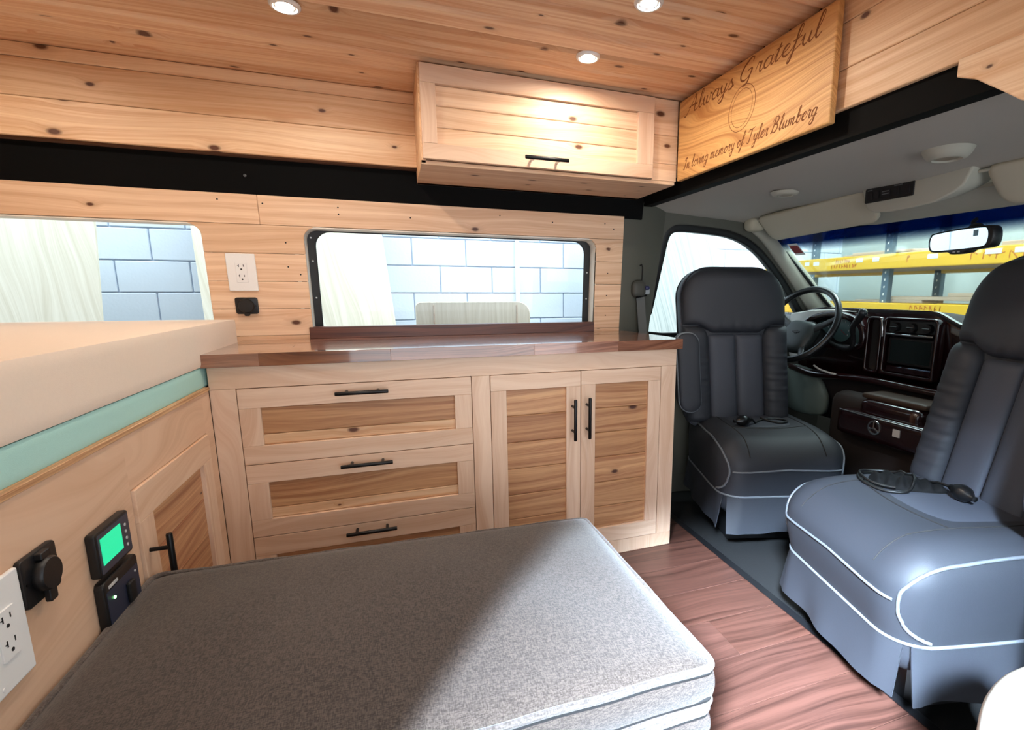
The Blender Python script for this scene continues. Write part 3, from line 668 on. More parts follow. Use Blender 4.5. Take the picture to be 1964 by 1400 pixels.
def socket(o, u, v, w, W_, H_, label, flip=1):
    o, u, v, w = map(Vector, (o, u, v, w)); mt = Matrix((u, v, w)).transposed().to_4x4(); mt.translation = o
    e = E('power_socket', o-v*H_/2, label, 'socket')
    O('plate', prism(rrect(-W_/2, W_/2, -H_/2, H_/2, 0.007), 'z', 0, 0.008).xf(mt), 'black_plastic', e, bevel=0.002, seg=2, smooth=40)
    O('cap', lathe([(0.022, 0.006), (0.0235, 0.010), (0.0235, 0.017), (0.021, 0.020), (0.004, 0.0205)], o, w, 28), 'black_plastic', e, smooth=40)
    O('cap_tab', prism(rrect(-0.008, 0.008, -H_/2-0.006, -H_/2+0.016, 0.004), 'z', 0.010, 0.017).xf(mt), 'black_plastic', e, bevel=0.001)
    O('hinge', prism(rrect(-0.010, 0.010, H_/2-0.012, H_/2-0.002, 0.002), 'z', 0.006, 0.016).xf(mt), 'black_plastic', e, bevel=0.001)
    for s in (-1, 1): O('screw', prism(ellipse(s*(W_/2-0.006), 0, 0.002, 0.002, 8), 'z', 0.0075, 0.009).xf(mt), 'black_metal', e)
    return e
socket((-0.470, WY(0.930), 0.930), (1, 0, 0), vv, nv, 0.066, 0.055, 'small black capped socket under the white outlet on the pine wall')

# ------------------------------------------------------------------ bed platform at the rear
XB = -0.49
bd = E('bed_platform', (-1.3, 1.0, 0.0), 'birch plywood bed platform with a framed storage door', 'bed base')
dy0, dy1, dz0, dz1 = 1.130, 1.538, 0.045, 0.606
for (a, b, c_, d_) in ((0.36, dy0-0.002, 0.0, 0.712), (dy0-0.002, dy1+0.002, dz1+0.002, 0.712), (dy0-0.002, dy1+0.002, 0.0, dz0-0.002), (dy1+0.002, 1.597, 0.0, 0.712)):
    O('face_panel', box(XB-0.018, XB, a, b, c_, d_), 'ply_y', bd)
O('top_edge', box(XB-0.03, XB+0.003, 0.36, 1.597, 0.7125, 0.7225), 'ply_edge', bd, bevel=0.0008)
O('deck', box(-2.19, XB-0.019, 0.36, 1.985, 0.704, 0.7205), 'ply_y', bd)
O('back_face', box(-2.18, -2.16, 0.36, 1.985, 0.0, 0.704), 'ply_y', bd)
# framed door in the platform face
bdr = bpy.data.objects.new('storage_door', None); bdr.empty_display_size = 0.03; link(bdr, (XB, 1.334, dz0), bd)
xd0, xd1 = XB-0.014, XB+0.006; py0, py1, pz0_, pz1_ = 1.188, 1.480, 0.10, 0.540
O('rail', box(xd0, xd1, dy0, dy1, pz1_, dz1), 'maple_y', bdr, bevel=0.0008); O('rail', box(xd0, xd1, dy0, dy1, dz0, pz0_), 'maple_y', bdr, bevel=0.0008)
O('stile', box(xd0, xd1, dy0, py0, pz0_+0.0003, pz1_-0.0003), 'maple_z', bdr, bevel=0.0008); O('stile', box(xd0, xd1, py1, dy1, pz0_+0.0003, pz1_-0.0003), 'maple_z', bdr, bevel=0.0008)
zz = [0.10, 0.17, 0.26, 0.355, 0.45, 0.540]
for a, b in zip(zz[:-1], zz[1:]): O('panel_board', box(xd0+0.001, xd1-0.010, py0-0.004, py1+0.004, a+0.0004, b-0.0004), 'cedar_y', bdr, bevel=0.0016)
bar_pull(bdr, (XB+0.040, 1.152, 0.503), (XB+0.040, 1.152, 0.358), (1, 0, 0), 0.034)
# devices on the platform face
outlet((XB, 0.756, 0.553), (0, 1, 0), (0, 0, 1), (1, 0, 0), 0.118, 0.145, 'white double-gang outlet plate on the plywood bed platform', 2)
socket((XB, 0.853, 0.593), (0, 1, 0), (0, 0, 1), (1, 0, 0), 0.074, 0.070, 'black capped socket on the plywood bed platform beside the green display')
ds = E('solar_display', (XB, 1.022, 0.514), 'black charge display with a lit green screen on the bed platform', 'display')
O('housing', prism(rrect(0.968, 1.077, 0.514, 0.592, 0.006), 'x', XB, XB+0.014), 'black_plastic', ds, bevel=0.003, seg=2, smooth=40)
O('bezel', prism(rrect(0.973, 1.072, 0.519, 0.587, 0.004), 'x', XB+0.013, XB+0.0148), plain('slate_bezel', (58, 62, 76), 0.4), ds)
O('screen', box(XB+0.0145, XB+0.0156, 0.979, 1.043, 0.533, 0.579), 'screen', ds)
for k in range(4): O('key', prism(ellipse(1.058, 0.570-0.0125*k, 0.0028, 0.0028, 10), 'x', XB+0.0145, XB+0.0158), 'text_grey', ds)
pc = E('inverter_remote', (XB, 1.025, 0.40), 'black inverter remote with a small green lamp under the green display', 'remote')
O('housing', prism(rrect(0.968, 1.083, 0.405, 0.505, 0.010), 'x', XB, XB+0.014), 'black_plastic', pc, bevel=0.003, seg=2, smooth=40)
O('face', prism(rrect(0.973, 1.078, 0.410, 0.486, 0.004), 'x', XB+0.013, XB+0.0148), plain('slate_face', (44, 48, 66), 0.4), pc)
O('lettering', box(XB+0.0138, XB+0.0152, 0.982, 1.010, 0.4895, 0.4945), 'text_grey', pc)
O('switch', prism(rrect(1.030, 1.052, 0.432, 0.470, 0.003), 'x', XB+0.0145, XB+0.021), 'black_plastic', pc, bevel=0.002)
O('status_lamp', prism(ellipse(0.993, 0.468, 0.0025, 0.0025, 10), 'x', XB+0.0145, XB+0.0162), 'led_green', pc)
O('status_lamp', prism(ellipse(1.066, 0.476, 0.0022, 0.0022, 10), 'x', XB+0.0145, XB+0.0162), 'text_grey', pc)

# ------------------------------------------------------------------ mattress on the platform
mt_ = E('mattress', (-1.33, 1.15, 0.7225), 'cream foam mattress with a teal base layer on the bed platform', 'mattress')
O('foam_base', rbox(-2.16, XB-0.006, 0.37, 1.925, 0.7215, 0.778, 0.006, 6), 'foam_teal', mt_, smooth=50)
O('foam_core', rbox(-2.165, XB-0.002, 0.365, 1.93, 0.7765, 0.890, 0.008, 8), 'foam', mt_, smooth=50)

# ------------------------------------------------------------------ bench with two stacked cushions
bn = E('bench', (-0.03, 0.85, 0.0), 'plywood bench box beneath the grey cushions', 'bench')
O('box_side', box(0.424, 0.442, 0.585, 1.125, 0.0, 0.278), 'ply_y', bn); O('box_side', box(-0.486, 0.424, 1.107, 1.125, 0.0, 0.278), 'maple_x', bn)
O('box_side', box(-0.486, 0.424, 0.585, 0.603, 0.0, 0.278), 'maple_x', bn); O('lid', box(-0.486, 0.442, 0.585, 1.125, 0.266, 0.279), 'ply_y', bn, bevel=0.001)
def cushion(name, z0, z1, label, x1, seed, crn):
    e = E(name, (-0.03, 0.86, z0), label, 'cushion', 'grey bench cushions')
    X0, X1, Y0, Y1 = -0.478, x1, 0.568, 1.138
    rn = random.Random(seed)
    def crown(p):
        a = (p.x-X0)/(X1-X0); b = (p.y-Y0)/(Y1-Y0); q = (p.z-z0)/(z1-z0)
        edge = min(1, 5*min(a, 1-a))*min(1, 4*min(b, 1-b))
        z = p.z+(crn*math.sin(math.pi*max(0, min(1, a)))**0.6*math.sin(math.pi*max(0, min(1, b)))**0.6+crn*(0.30*(1-a)-0.5*a*b)+0.15*crn*math.sin(19*p.x+seed)*math.sin(15*p.y)*edge)*max(0, (q-0.5)*2)
        bul = 0.006*math.sin(math.pi*q)
        x = p.x+bul*(1 if a > 0.97 else (-1 if a < 0.03 else 0)); y = p.y+bul*(1 if b > 0.97 else (-1 if b < 0.03 else 0))
        return (x, y, z)
    O('cover', rbox(X0, X1, Y0, Y1, z0, z1, 0.016, 22, crown), 'cushion', e, smooth=60)
    for zz_, nm in ((z1-0.006, 'welt'), (z0+0.006, 'welt')):
        rp = rrect(X0-0.001, X1+0.001, Y0-0.001, Y1+0.001, 0.017, 6); path = []
        for i in range(len(rp)):
            a = Vector(rp[i]); b = Vector(rp[(i+1) % len(rp)]); m_ = max(1, int((b-a).length/0.03))
            for k in range(m_):
                q = a+(b-a)*k/m_; a_ = (q.x-X0)/(X1-X0); b_ = (q.y-Y0)/(Y1-Y0); path.append((q.x, q.y, zz_+(crn*(0.30*(1-a_)-0.5*a_*b_) if zz_ > (z0+z1)/2 else 0)+0.0012*math.sin(40*q.x+seed)+0.001*math.sin(33*q.y)))
        O(nm, tube(path, 0.0056, 8, closed=True), 'welt', e, smooth=60)
        O('seam_and_shade', tube([(a_, b_, c_-0.0078*(1 if zz_ > (z0+z1)/2 else -1)) for a_, b_, c_ in path], 0.0034, 6, closed=True), 'slot', e, smooth=60)  # dark thread beside each welt stands in for its crease shadow
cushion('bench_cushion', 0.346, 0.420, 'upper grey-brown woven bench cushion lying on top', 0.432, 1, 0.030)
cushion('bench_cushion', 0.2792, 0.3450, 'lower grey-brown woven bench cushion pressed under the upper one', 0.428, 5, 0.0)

# ------------------------------------------------------------------ swivelled cab seats
def seat(ox, oy, ang, label, off_lo=0.0, off_hi=0.0, xb_lo=-0.14, xb_hi=-0.24, arms=(1,), wid=0.245, seed=1, arm_z=0.468, arm_out=0.0, arm_x=0.085, arm_b=0.075):
    """local frame: x = the way the seat faces, y = its left, z = up"""
    mt = Matrix.Translation((ox, oy, 0)) @ Matrix.Rotation(ang, 4, 'Z')
    e = E('cab_seat', (ox, oy, -0.03), label, 'seat', 'swivelled leather cab seats')
    def A(name, g, mat, parent=None, smooth=55, **kw): return O(name, g.xf(mt), mat, parent or e, smooth=smooth, **kw)
    A('pedestal', box(-0.19, 0.16, -0.18, 0.18, -0.03, 0.12), 'black_plastic', bevel=0.01, smooth=None)
    # seat cushion: soft box, dropped front, higher side bolsters; its underside is hidden by the skirt
    xf_, xr_ = 0.262, -0.27; w = wid; zc0, zc1 = 0.10, 0.425
    def cush(p):
        q = (p.z-zc0)/(zc1-zc0); a = (p.x-xr_)/(xf_-xr_); s = abs(p.y)/w; z = p.z
        if q > 0.5:
            k = (q-0.5)/0.5
            z += k*(0.020*s*s-0.030*max(0, (a-0.60)/0.40)**2-0.010*(1-a)+0.006)
        bul = math.sin(math.pi*max(0, min(1, (q-0.3)/0.7)))
        return (p.x+0.020*bul*max(0, (a-0.6)/0.4), p.y*(1+0.05*bul*(0.4+0.6*min(1, 2*a))-0.07*max(0, a-0.72)), z)
    cg = rbox(xr_, xf_, -w, w, zc0, zc1, 0.085, 24, cush); cg.f = [f_[::1] for f_ in cg.f]
    def on(pts, lift=0.0015): return snap(crom(pts, 7), cg, lift)
    rim = [Vector((a, b, 0.205)) for a, b in rrect(xr_-0.01, xf_+0.03, -w-0.03, w+0.03, (0.06, 0.10, 0.10, 0.06), 8)]
    rimd = []
    for k in range(len(rim)):
        a_, b_ = rim[k], rim[(k+1) % len(rim)]; m_ = max(1, int((b_-a_).length/0.025))
        rimd += [a_+(b_-a_)*i_/m_ for i_ in range(m_)]
    rims = []
    bvc = BVHTree.FromPolygons([tuple(v) for v in cg.v], cg.f)
    for q in rimd:
        d_ = Vector((-q.x, -q.y, 0)).normalized(); h_ = bvc.ray_cast(q+d_*-0.2, d_); rims.append((h_[0] if h_[0] is not None else q)-d_*0.002)
    pf = [(0.30, -0.245+0.49*k/12, 0.318-0.010*abs(k-6)/6) for k in range(13)]
    pf = on([(0.30, y_*0.97, z_) for _, y_, z_ in pf])
    sides = []
    for s in (-1, 1):
        sides.append(on([(0.205, s*0.30, 0.207), (0.262, s*0.268, 0.235), (0.285, s*0.250, 0.285), (0.275, s*0.245, 0.335), (0.225, s*0.255, 0.385), (0.15, s*0.270, 0.412), (0.05, s*0.275, 0.425), (-0.08, s*0.275, 0.430), (-0.20, s*0.27, 0.425), (-0.26, s*0.26, 0.40)]))
    # middle panel seams on top of the cushion
    seam_and_shade = [on([(-0.24, s*0.150, 0.45), (-0.05, s*0.158, 0.45), (0.10, s*0.155, 0.45), (0.20, s*0.150, 0.42), (0.262, s*0.150, 0.36)], 0.0) for s in (-1, 1)]
    seam_and_shade.append(on([(0.085, -0.155, 0.45), (0.095, 0.0, 0.45), (0.085, 0.155, 0.45)], 0.0))
    ins = [p_ for p_ in rrect(-0.245, 0.078, -0.148, 0.148, 0.03, 5)]
    ig = pad(ins, (0, 0, 0.412), (1, 0, 0), (0, 1, 0), (0, 0, 1), 0.022, 0.012, p=4.0)
    top_ = G().join(cg).join(ig)
    A('seat_cushion', cg, 'leather')
    A('piping', tube(rims, 0.0040, 8, closed=True), 'piping')
    A('piping', tube(pf, 0.0036, 8), 'piping')
    for q in sides: A('piping', tube(q, 0.0042, 8), 'piping')
    for q in seam_and_shade: A('seam_and_shade', tube(q, 0.0022, 6), 'slot')
    A('seat_insert', ig, 'leather_mid')
    # skirt panels with a slit at each front corner
    def rim_at(y_or_x, side):
        best = None
        for q in rims:
            if side == 'f' and q.x < 0.1: continue
            if side in (1, -1) and q.y*side < 0.1: continue
            d_ = abs((q.y if side == 'f' else q.x)-y_or_x)
            if best is None or d_ < best[0]: best = (d_, q)
        return best[1]
    def skirt(side, c0, c1, ph, n=24):
        def fn(s, t):
            c_ = c0+(c1-c0)*s; q = rim_at(c_, side).copy()
            if side == 'f': q.y = c_; out = Vector((1, 0.25*c_/w, 0)).normalized()
            else: q.x = c_; out = Vector((0, side, 0))
            e_ = abs(2*s-1)
            fold = 0.007*math.sin(ph+9*s)*t+0.004*math.sin(ph*2+19*s)*t*t
            q = q+out*(0.001+0.012*t+fold+0.014*t*max(0, e_-0.8)/0.2)
            return (q.x, q.y, 0.206-0.140*t-0.006*math.sin(ph+3*s)*t)
        g_ = sheet(fn, n, 7, -0.003, (1, 0, 0) if side == 'f' else (0, side, 0)); return g_
    A('skirt_panel', skirt('f', -w+0.024, w-0.024, seed), 'leather')
    A('skirt_panel', skirt(1, xf_-0.034, xr_+0.02, seed+1.3), 'leather')
    A('skirt_panel', skirt(-1, xr_+0.02, xf_-0.034, seed+2.1), 'leather')
    # backrest: tilted frame of reference
    zb, zt = 0.385, 1.085
    def off(z): return off_lo+(off_hi-off_lo)*(z-zb)/(zt-zb)
    def xb(z): return xb_lo+(xb_hi-xb_lo)*(z-zb)/(zt-zb)
    def lean(P, a=0, b=0): return Vector((P[0]+xb(P[2]), P[1]+off(P[2]), P[2]))
    u, v, n = (0, 1, 0), (0, 0, 1), (1, 0, 0)
    hw = 0.232
    def dens(pts):
        out = []
        for i in range(len(pts)):
            a = Vector(pts[i]); b = Vector(pts[(i+1) % len(pts)]); m_ = max(1, int((b-a).length/0.02))
            for k in range(m_): out.append(tuple(a+(b-a)*k/m_))
        return out
    def half(z):        # half width of the backrest at height z
        d = 0.0
        if z > zt-0.135: d = 0.135-math.sqrt(max(0, 0.135**2-(z-(zt-0.135))**2))
        if z < zb+0.05: d = 0.05-math.sqrt(max(0, 0.05**2-((zb+0.05)-z)**2))
        return hw-d
    shell = rrect(-hw, hw, zb, zt, (0.06, 0.06, 0.135, 0.135), 8)
    bs = A('backrest', pad(shell, (0, 0, 0), u, v, n, 0.02, 0.105, p=6.0, fn=lean), 'leather')
    A('back_cover', pad([(-a, b) for a, b in rrect(-hw+0.004, hw-0.004, zb+0.02, zt-0.004, (0.05, 0.05, 0.13, 0.13), 8)], (-0.095, 0, 0), (0, -1, 0), v, (-1, 0, 0), 0.035, 0.0, p=4.0, fn=lean), 'leather', bs)
    # headrest section: lower edge steps up over the bolsters
    zy = lambda y: 0.800+0.032*max(0.0, min(1.0, (abs(y)-0.105)/0.06))
    def hr(P, y, z):
        # remap height so that the lower edge follows zy, and gather the leather above it
        t_ = (z-0.80)/(zt-0.004-0.80); z2 = zy(y)+(zt-0.004-zy(y))*t_
        g_ = 0.0075*math.sin(y*135)*max(0, 1-abs(y)/0.15)*math.exp(-((t_-0.10)/0.13)**2) if P[0] > 0.004 else 0
        return lean((P[0]+0.006+g_, P[1], z2))
    def hwid(z):
        t_ = (z-0.80)/(zt-0.004-0.80); return half(0.832+(zt-0.004-0.832)*t_)-0.003
    A('headrest', loft(lambda z: -hwid(z), lambda z: hwid(z), 0.80, zt-0.004, 0.052, 26, 40, p=3.4, ends=0.045, fn=hr), 'leather', bs)
    # two side bolsters with gathered leather, two middle panels
    for s in (-1, 1):
        ib = lambda z: s*(0.122+0.020*max(0, (z-0.775)/0.055)**2); ob = lambda z: s*(half(z)+0.002)
        def pleat(P, y, z, s=s):
            a_ = math.sin(math.pi*min(1, max(0, (z-0.42)/0.40)))
            d = (0.0016*math.sin(z*150+seed*3+2.2*math.sin(z*19)+y*25)+0.0010*math.sin(z*260+seed))*a_ if P[0] > 0.02 else 0
            return lean((P[0]+0.008+d, P[1], P[2]))
        fl_, fr_ = (ib, ob) if s > 0 else (ob, ib)
        A('bolster', loft(fl_, fr_, 0.405, 0.834, 0.050, 70, 12, p=2.5, ends=0.035, fn=pleat), 'leather', bs)
        e0 = (lambda z: s*0.001); e1 = (lambda z: s*0.1225); fl_, fr_ = (e0, e1) if s > 0 else (e1, e0)
        A('back_panel', loft(fl_, fr_, 0.395, 0.802, 0.026, 30, 12, p=3.2, ends=0.02, fn=lambda P, y, z: lean((P[0]+0.012, P[1], P[2]))), 'leather_mid', bs)
    # edge piping of the backrest
    ep = [q for q in rrect(-hw-0.001, hw+0.001, zb, zt+0.001, (0.06, 0.06, 0.136, 0.136), 10)]
    A('piping', tube([lean((0.002, a, b)) for a, b in dens(ep)], 0.0032, 6, closed=True), 'leather_mid', bs)
    # armrests folded up against the backrest, pad facing forward
    for s in arms:
        oc_ = s*(hw+arm_out)
        ol = rrect(-0.047, 0.047, 0, 0.34, (0.046, 0.046, 0.04, 0.04), 7)
        def afn(P, a, b): return Vector((P[0]+xb(P[2]), P[1]+oc_+off(P[2]), P[2]))
        ar = A('armrest', pad(dens(ol), (arm_x, 0, arm_z), u, v, n, 0.020, arm_b, p=4.0, fn=afn), 'leather')
        A('piping', tube([afn((arm_x-0.001, a, arm_z+b), a, b) for a, b in dens(ol)], 0.0046, 8, closed=True), 'piping', ar)
    return mt, top_
mtD, topD = seat(1.447, 1.690, math.radians(-106.3), 'dark leather driver seat turned toward the side door, in front of the steering wheel', off_lo=-0.055, off_hi=-0.105, xb_lo=-0.125, xb_hi=-0.165, arms=(-1,), seed=1.0)
mtP, topP = seat(1.315, 0.865, math.radians(167.2), 'grey leather passenger seat turned to face the bench, a hand pump lying on it', xb_lo=-0.165, xb_hi=-0.325, arms=(1,), wid=0.255, seed=2.4, arm_z=0.49, arm_out=0.035, arm_x=0.17, arm_b=0.16)

def surf(g):
    """height of the seat surface under a local point"""
    b_ = BVHTree.FromPolygons([tuple(v) for v in g.v], g.f)
    def f(x, y):
        h = b_.ray_cast(Vector((x, y, 0.9)), Vector((0, 0, -1))); return h[0].z if h[0] is not None else 0.42
    return f
def lumbar_pump(mt, f, label, path, bulb, d):
    """bulb and hose lying on the surface f; path entries are x, y, extra height where the hose crosses itself"""
    dd = Vector((*d, 0)).normalized(); b0 = Vector((bulb[0], bulb[1], f(*bulb)+0.0215))
    e = E('lumbar_pump', mt @ (b0-Vector((0, 0, 0.0215))), label, 'hand pump')
    O('bulb', lathe([(0.004, -0.045), (0.008, -0.040), (0.009, -0.030), (0.018, -0.018), (0.023, 0.0), (0.021, 0.016), (0.012, 0.030), (0.007, 0.036), (0.007, 0.046), (0.003, 0.048)], b0, dd, 20).xf(mt), plain('black_rubber', (14, 14, 15), 0.3), e, smooth=50)
    pts = crom(path, 10); zs = [f(p.x, p.y)+0.0036+p.z for p in pts]
    zs = [max(zs[i], sum(zs[max(0, i-3):i+4])/len(zs[max(0, i-3):i+4])) for i in range(len(zs))]
    a0 = b0-dd*0.043; run = [a0, a0*0.5+Vector((pts[0].x, pts[0].y, zs[0]))*0.5]+[Vector((p.x, p.y, z)) for p, z in zip(pts, zs)]
    O('hose', tube([mt @ q for q in run], 0.0042, 8), plain('black_hose', (12, 12, 13), 0.4), e, smooth=60)
# black gathered pouch lying on the passenger seat, its underside following the cushion
fP = surf(topP)
po = [(p.x, p.y) for p in crom([(0.052, -0.165, 0), (0.062, -0.125, 0), (0.030, -0.075, 0), (-0.03, -0.045, 0), (-0.088, -0.035, 0), (-0.094, -0.075, 0), (-0.075, -0.13, 0), (-0.03, -0.175, 0), (0.02, -0.185, 0)], 12, True)]
def ruche(P, a, b):
    t = (a*-0.82+b*0.57); h = P[2]
    return (P[0], P[1], fP(P[0], P[1])+h-0.001+(0.0050*math.sin(t*200+0.8*math.sin(b*60))*min(1, h/0.015) if h > 0 else 0))
pg = pad(po, (0, 0, 0), (1, 0, 0), (0, 1, 0), (0, 0, 1), 0.026, 0.002, p=2.2, rings=18, fn=ruche)
fPP = surf(G().join(topP).join(pg))
O('seat_pouch', pg.xf(mtP), plain('black_cloth', (8, 8, 9), 0.8, spec=0.2), label='crumpled black pouch under the coiled hose on the passenger seat', cat='pouch', smooth=60)
lumbar_pump(mtP, fPP, 'black hand pump with a coiled hose on the passenger seat cushion',
    [(-0.088, -0.058, 0), (-0.085, -0.12, 0), (-0.075, -0.19, 0), (-0.02, -0.225, 0), (0.05, -0.205, 0), (0.088, -0.15, 0), (0.075, -0.085, 0), (0.03, -0.050, 0), (-0.02, -0.075, 0), (-0.045, -0.13, 0), (-0.03, -0.19, 0.004), (0.025, -0.212, 0.008), (0.07, -0.18, 0.008), (0.075, -0.12, 0.006), (0.04, -0.07, 0.006)],
    (-0.084, 0.012), (0.12, 0.98))
fD = surf(topD)
lumbar_pump(mtD, fD, 'black hand pump on the driver seat cushion',
    [(0.030, -0.035, 0), (-0.005, 0.0, 0), (-0.030, 0.05, 0), (-0.020, 0.10, 0), (0.020, 0.11, 0), (0.035, 0.07, 0), (0.005, 0.035, 0), (-0.025, 0.010, 0.006)],
    (0.050, -0.095), (0.25, -0.95))

# ------------------------------------------------------------------ driver door, pillars, belt
DY = lambda z: 2.13-0.105*(z-0.78)           # driver door leans in as it rises
def door_lean(g):
    for p in g.v: p.y += DY(p.z)
    return g
def smooth_poly(pts, n=5): return [(p.x, p.y) for p in crom([(a, b, 0) for a, b in pts], n, True)]
hole = [(1.118, 0.795), (1.135, 0.88), (1.155, 1.00), (1.178, 1.14), (1.192, 1.215), (1.215, 1.245), (1.27, 1.252), (1.38, 1.248), (1.50, 1.238), (1.60, 1.212), (1.69, 1.165), (1.78, 1.095), (1.87, 1.015), (1.96, 0.915), (2.03, 0.83), (2.05, 0.795), (1.80, 0.785), (1.45, 0.785)]
def grow(poly, d):
    cx = sum(p[0] for p in poly)/len(poly); cy = sum(p[1] for p in poly)/len(poly); n = len(poly); out = []
    for i in range(n):
        a = Vector(poly[i-1]); b = Vector(poly[(i+1) % n]); t = (b-a).normalized(); nn = Vector((t.y, -t.x))
        if nn.dot(Vector(poly[i])-Vector((cx, cy))) < 0: nn = -nn
        out.append(tuple(Vector(poly[i])+nn*d))
    return out
H0 = smooth_poly(hole, 3)
dr = struct('door_1', door_lean(ringprism(grow(H0, 0.105), grow(H0, 0.030), 'y', -0.020, 0.030)), 'trim_grey', label='driver door frame around its side window', bevel=0.006, seg=2, smooth=50)
O('window_seal', door_lean(ringprism(grow(H0, 0.036), H0, 'y', -0.012, 0.020)), 'black_plastic', dr, bevel=0.004, seg=2, smooth=50)
O('pane', door_lean(prism(grow(H0, 0.01), 'y', 0.010, 0.014)), 'glass', dr)
O('door_panel', sheet(lambda s, t: (1.10+1.06*s, DY(0.78)-0.03-0.05*math.sin(math.pi*t)*1.0+0.03*t, 0.70-0.72*t), 12, 12, 0.03, (0, 1, 0)), 'trim_grey', dr, smooth=50)
# B pillar trim, curving forward from the boarded wall
def bp(s, t):
    z = 1.345-1.36*t; x = 0.905+(0.205+0.055*max(0, (z-0.8))/0.5)*s
    y = WY(z)+0.010+0.085*s**1.6-0.012*math.sin(math.pi*s)
    return (x, y, z)
pb = struct('pillar_trim_1', sheet(bp, 14, 16, 0.02, (0, 1, 0)), 'trim_grey', label='grey B-pillar trim between the pine wall and the driver door', smooth=50)
def bpp(x, z, out=0.0):
    s = (x-0.905)/(0.205+0.055*max(0, (z-0.8))/0.5); p = bp(max(0, s), (1.345-z)/1.36); return Vector((x, p[1]-0.004-out, z))
O('belt_slot', tube([bpp(1.022, 0.99), bpp(1.027, 1.04), bpp(1.026, 1.085), bpp(1.018, 1.098), bpp(1.010, 1.092)], 0.0028, 6), 'slot', pb, smooth=60)
sb = E('seat_belt', bpp(1.02, 0.80), 'grey seat belt with its anchor cover on the B-pillar beside the counter', 'seat belt')
O('anchor_cover', rbox(0.968, 1.036, bpp(1.0, 0.97).y-0.032, bpp(1.0, 0.97).y+0.002, 0.955, 1.030, 0.026, 10), plain('anchor_grey', (64, 64, 58), 0.6), sb, smooth=60)
O('tongue', prism(rrect(1.020, 1.052, 0.968, 1.000, 0.008), 'y', bpp(1.03, 0.98).y-0.036, bpp(1.03, 0.98).y-0.028).xf(Matrix.Identity(4)), 'steel', sb, bevel=0.002)
O('tongue_grip', rbox(1.026, 1.048, bpp(1.03, 0.98).y-0.046, bpp(1.03, 0.98).y-0.026, 0.988, 1.006, 0.007, 6), plain('navy_plastic', (40, 44, 84), 0.4), sb, smooth=60)
O('webbing', sheet(lambda s, t: (0.992+0.040*s+0.030*t, bpp(1.02, 0.9).y-0.026+0.004*t, 0.966-0.26*t), 2, 12, 0.0018, (0, 1, 0)), plain('belt_webbing', (96, 98, 96), 0.8, bump=0.2, bscale=600), sb)
O('guide_bar', tube([(0.985, bpp(1, 0.96).y-0.030, 0.957), (1.040, bpp(1.03, 0.96).y-0.028, 0.965)], 0.004, 8), 'black_metal', sb, smooth=50)
# A pillar trim
def quad_bar(path, wdt, th):
    """flattened trim along a path; wdt/th per point"""
    return tube(crom(path, 5), wdt, 12, flat=((0.25, -1, 0.2), th))
ap = [(1.60, 2.075, 1.330), (1.72, 2.065, 1.262), (1.84, 2.075, 1.165), (1.98, 2.088, 1.045), (2.10, 2.100, 0.935), (2.20, 2.105, 0.85)]
struct('pillar_trim_2', quad_bar(ap, [0.040+0.0016*k for k in range(26)], 0.55), 'trim_light', label='pale A-pillar trim between the driver window and the windshield', smooth=60)
# side rail over the door
struct('trim_3', tube(crom([(1.02, 2.055, 1.355), (1.12, 2.085, 1.330), (1.30, 2.095, 1.315), (1.48, 2.092, 1.312), (1.62, 2.08, 1.310), (1.74, 2.062, 1.285)], 5), [0.040]*26, 12, flat=((0, -1, 0.5), 0.6)), 'trim_grey', label='grey roof rail trim over the driver door', smooth=60)

# ------------------------------------------------------------------ headliner, lamps, console, visors
def hl(s, t):
    x = 1.002+0.80*s; y = 0.36+1.74*t; c = abs(t-0.5)*2
    z = 1.362-0.012*s-0.045*s**3-0.050*max(0, c-0.72)**1.5*6
    z += 0.004*math.sin(9*t+4*s)*math.sin(7*s)+0.003*math.sin(23*t-9*s)
    return (x, y, z)
struct('ceiling_cab', sheet(hl, 26, 40, 0.02, (0, 0, 1)), 'headliner', label='grey cloth headliner over the cab', smooth=60)
def lamp(x, y, z, rx, label, drop=0.014):
    e = E('dome_lamp', (x, y, z), label, 'lamp')
    O('ring', lathe([(rx*0.55, 0.004), (rx*0.58, -drop*0.8), (rx*0.66, -drop), (rx*0.86, -drop*0.85), (rx*1.02, -drop*0.35), (rx*1.14, 0.006)], (x, y, z), (0, 0, 1), 32), 'trim_light', e, smooth=60)
    O('lens', lathe([(0.001, -drop*0.7), (rx*0.5, -drop*0.85), (rx*0.6, -drop*0.4), (rx*0.6, 0.002)], (x, y, z), (0, 0, 1), 28), plain('frosted_lens', (150, 138, 118), 0.3), e, smooth=60)
lamp(1.385, 0.980, 1.345, 0.052, 'round dome lamp in the headliner above the passenger seat', 0.020)
lamp(1.39, 1.575, 1.342, 0.045, 'small flush oval lamp in the headliner above the driver seat', 0.008)
cn = E('overhead_console', (1.62, 1.23, 1.25), 'grey overhead console with a dark switch panel on the headliner', 'console')
cpoly = [(1.408, 1.356), (1.392, 1.300), (1.376, 1.266), (1.345, 1.252), (1.293, 1.245), (1.21, 1.247), (1.136, 1.253), (1.085, 1.272), (1.056, 1.290), (1.040, 1.325), (1.030, 1.356)]
g = prism(cpoly, 'x', 1.575, 1.69)
for p_ in g.v:
    if p_.x > 1.6: p_.z = 1.356-(1.356-p_.z)*0.72
O('shell', g, 'trim_light', cn, bevel=0.008, seg=3, smooth=40)
cpm = Matrix((Vector((0, -1, 0)), Vector((0, 0, -1)), Vector((-1, 0, 0)))).transposed().to_4x4(); cpm.translation = (1.575, 1.384, 1.335)
sp_ = O('switch_panel', prism(rrect(0.0, 0.178, 0.0, 0.048, 0.005), 'z', -0.002, 0.004).xf(cpm), 'black_plastic', cn, bevel=0.001)
